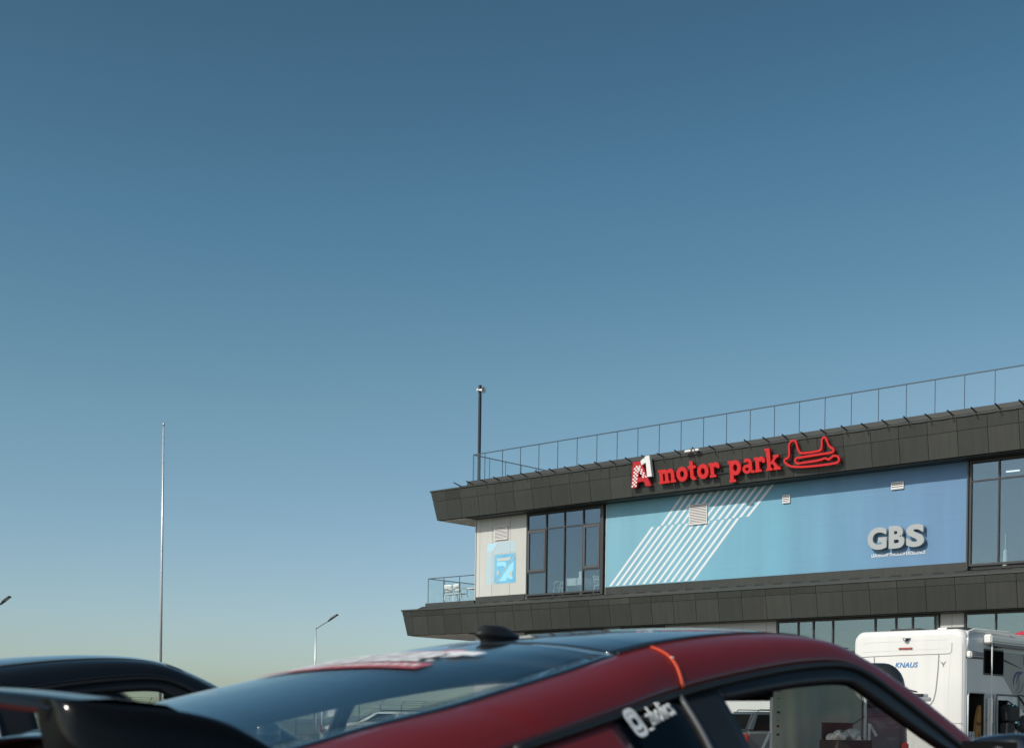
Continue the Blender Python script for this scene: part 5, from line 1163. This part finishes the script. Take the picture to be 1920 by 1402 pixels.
MB().tube([(0.285,1.40,1.50),(0.285,1.50,1.53),(0.285,1.60,1.49)], 0.010, 6).build('cord', 'teal', wt)
# red canopy far right, behind the motorhome
rc = thing('red_gazebo', 'red gazebo roof showing behind the white motorhome roof', 'gazebo', place(1975, 33), BROT)
zr = on_depth(1915, 1186, 33).z
MB().add([(-1.5,-1.5,zr-0.35),(1.5,-1.5,zr-0.35),(1.5,1.5,zr-0.35),(-1.5,1.5,zr-0.35),(0,0,zr+0.25)], [(0,1,4),(1,2,4),(2,3,4),(3,0,4)]).build('roof', 'redcanopy', rc)
for a in (-1.45, 1.45):
    for b in (-1.45, 1.45): MB().tube([(a,b,0),(a,b,zr-0.35)], 0.025, 6).build('leg', 'whitepole', rc)

# ------------------------------------------------------------------ far fence, flag
FD = 92.0
def fence_x(u): return place(u, FD).x
fence = thing('perimeter_fence', 'dark mesh perimeter fence with cranked posts and barbed wire', 'fence', (0, FD, 0))
xa, xb = fence_x(-420), fence_x(905)
n_p = int((xb-xa)/1.36)
pm = MB().tube([(0,0,0),(0,0,2.05),(0.22,-0.1,2.42)], 0.035, 6).mesh('post'); pm.materials.append(M['steel'])
off = (fence_x(752)-xa) % 1.36
for k in range(n_p): link('post', pm, fence, None, (xa+off+1.36*k, 0, 0))
for z_ in (0.15, 0.9, 1.4, 1.95): MB().tube([(xa,0,z_),(xb,0,z_)], 0.012, 5).build('wire', 'steel', fence)
for q_ in (0.3, 0.65, 1.0): MB().tube([(xa+0.22*q_,-0.1*q_,2.05+0.36*q_),(xb+0.22*q_,-0.1*q_,2.05+0.36*q_)], 0.010, 5).build('barbed_wire', 'steel', fence)
fd = 60
q = place(604, fd); fl = thing('flagpole', 'short grey flagpole with a white flag beyond the red coupe', 'flagpole', q)
ztp = on_depth(604, 1306, fd).z
MB().tube([(0,0,0),(0,0,ztp)], 0.04, 8).build('pole', 'galv', fl, smooth=True)
q = place(593, fd); f2 = thing('bare_pole', 'bare grey pole beside the white flag', 'pole', q); MB().tube([(0,0,0),(0,0,ztp+0.1)], 0.035, 8).build('pole', 'galv', f2, smooth=True); MB().lathe([(0,0.05),(0.05,0.03),(0.05,0.0)], 8, c=(0,0,ztp+0.1)).build('cap', 'galv', f2)
fg = thing('flag', 'white flag with thin dark strokes flying from the short pole', 'flag', place(606, fd)); z1, z0 = on_depth(606, 1316, fd).z, on_depth(606, 1341, fd).z
wf = 34*fd/F_PX
MB().grid(lambda a, b: (wf*a, 0.08*math.sin(a*7+b), z0+(z1-z0)*b-0.05*a), 14, 6).build('cloth', 'flag', fg, smooth=True)
MB().tube([(wf*0.22,-0.09,z0+0.15*(z1-z0)),(wf*0.25,-0.10,z0+0.85*(z1-z0))], 0.012, 5).tube([(wf*0.27,-0.10,z0+0.85*(z1-z0)),(wf*0.55,-0.07,z0+0.7*(z1-z0)),(wf*0.75,-0.09,z0+0.3*(z1-z0))], 0.012, 5).build('stroke', 'flagline', fg)
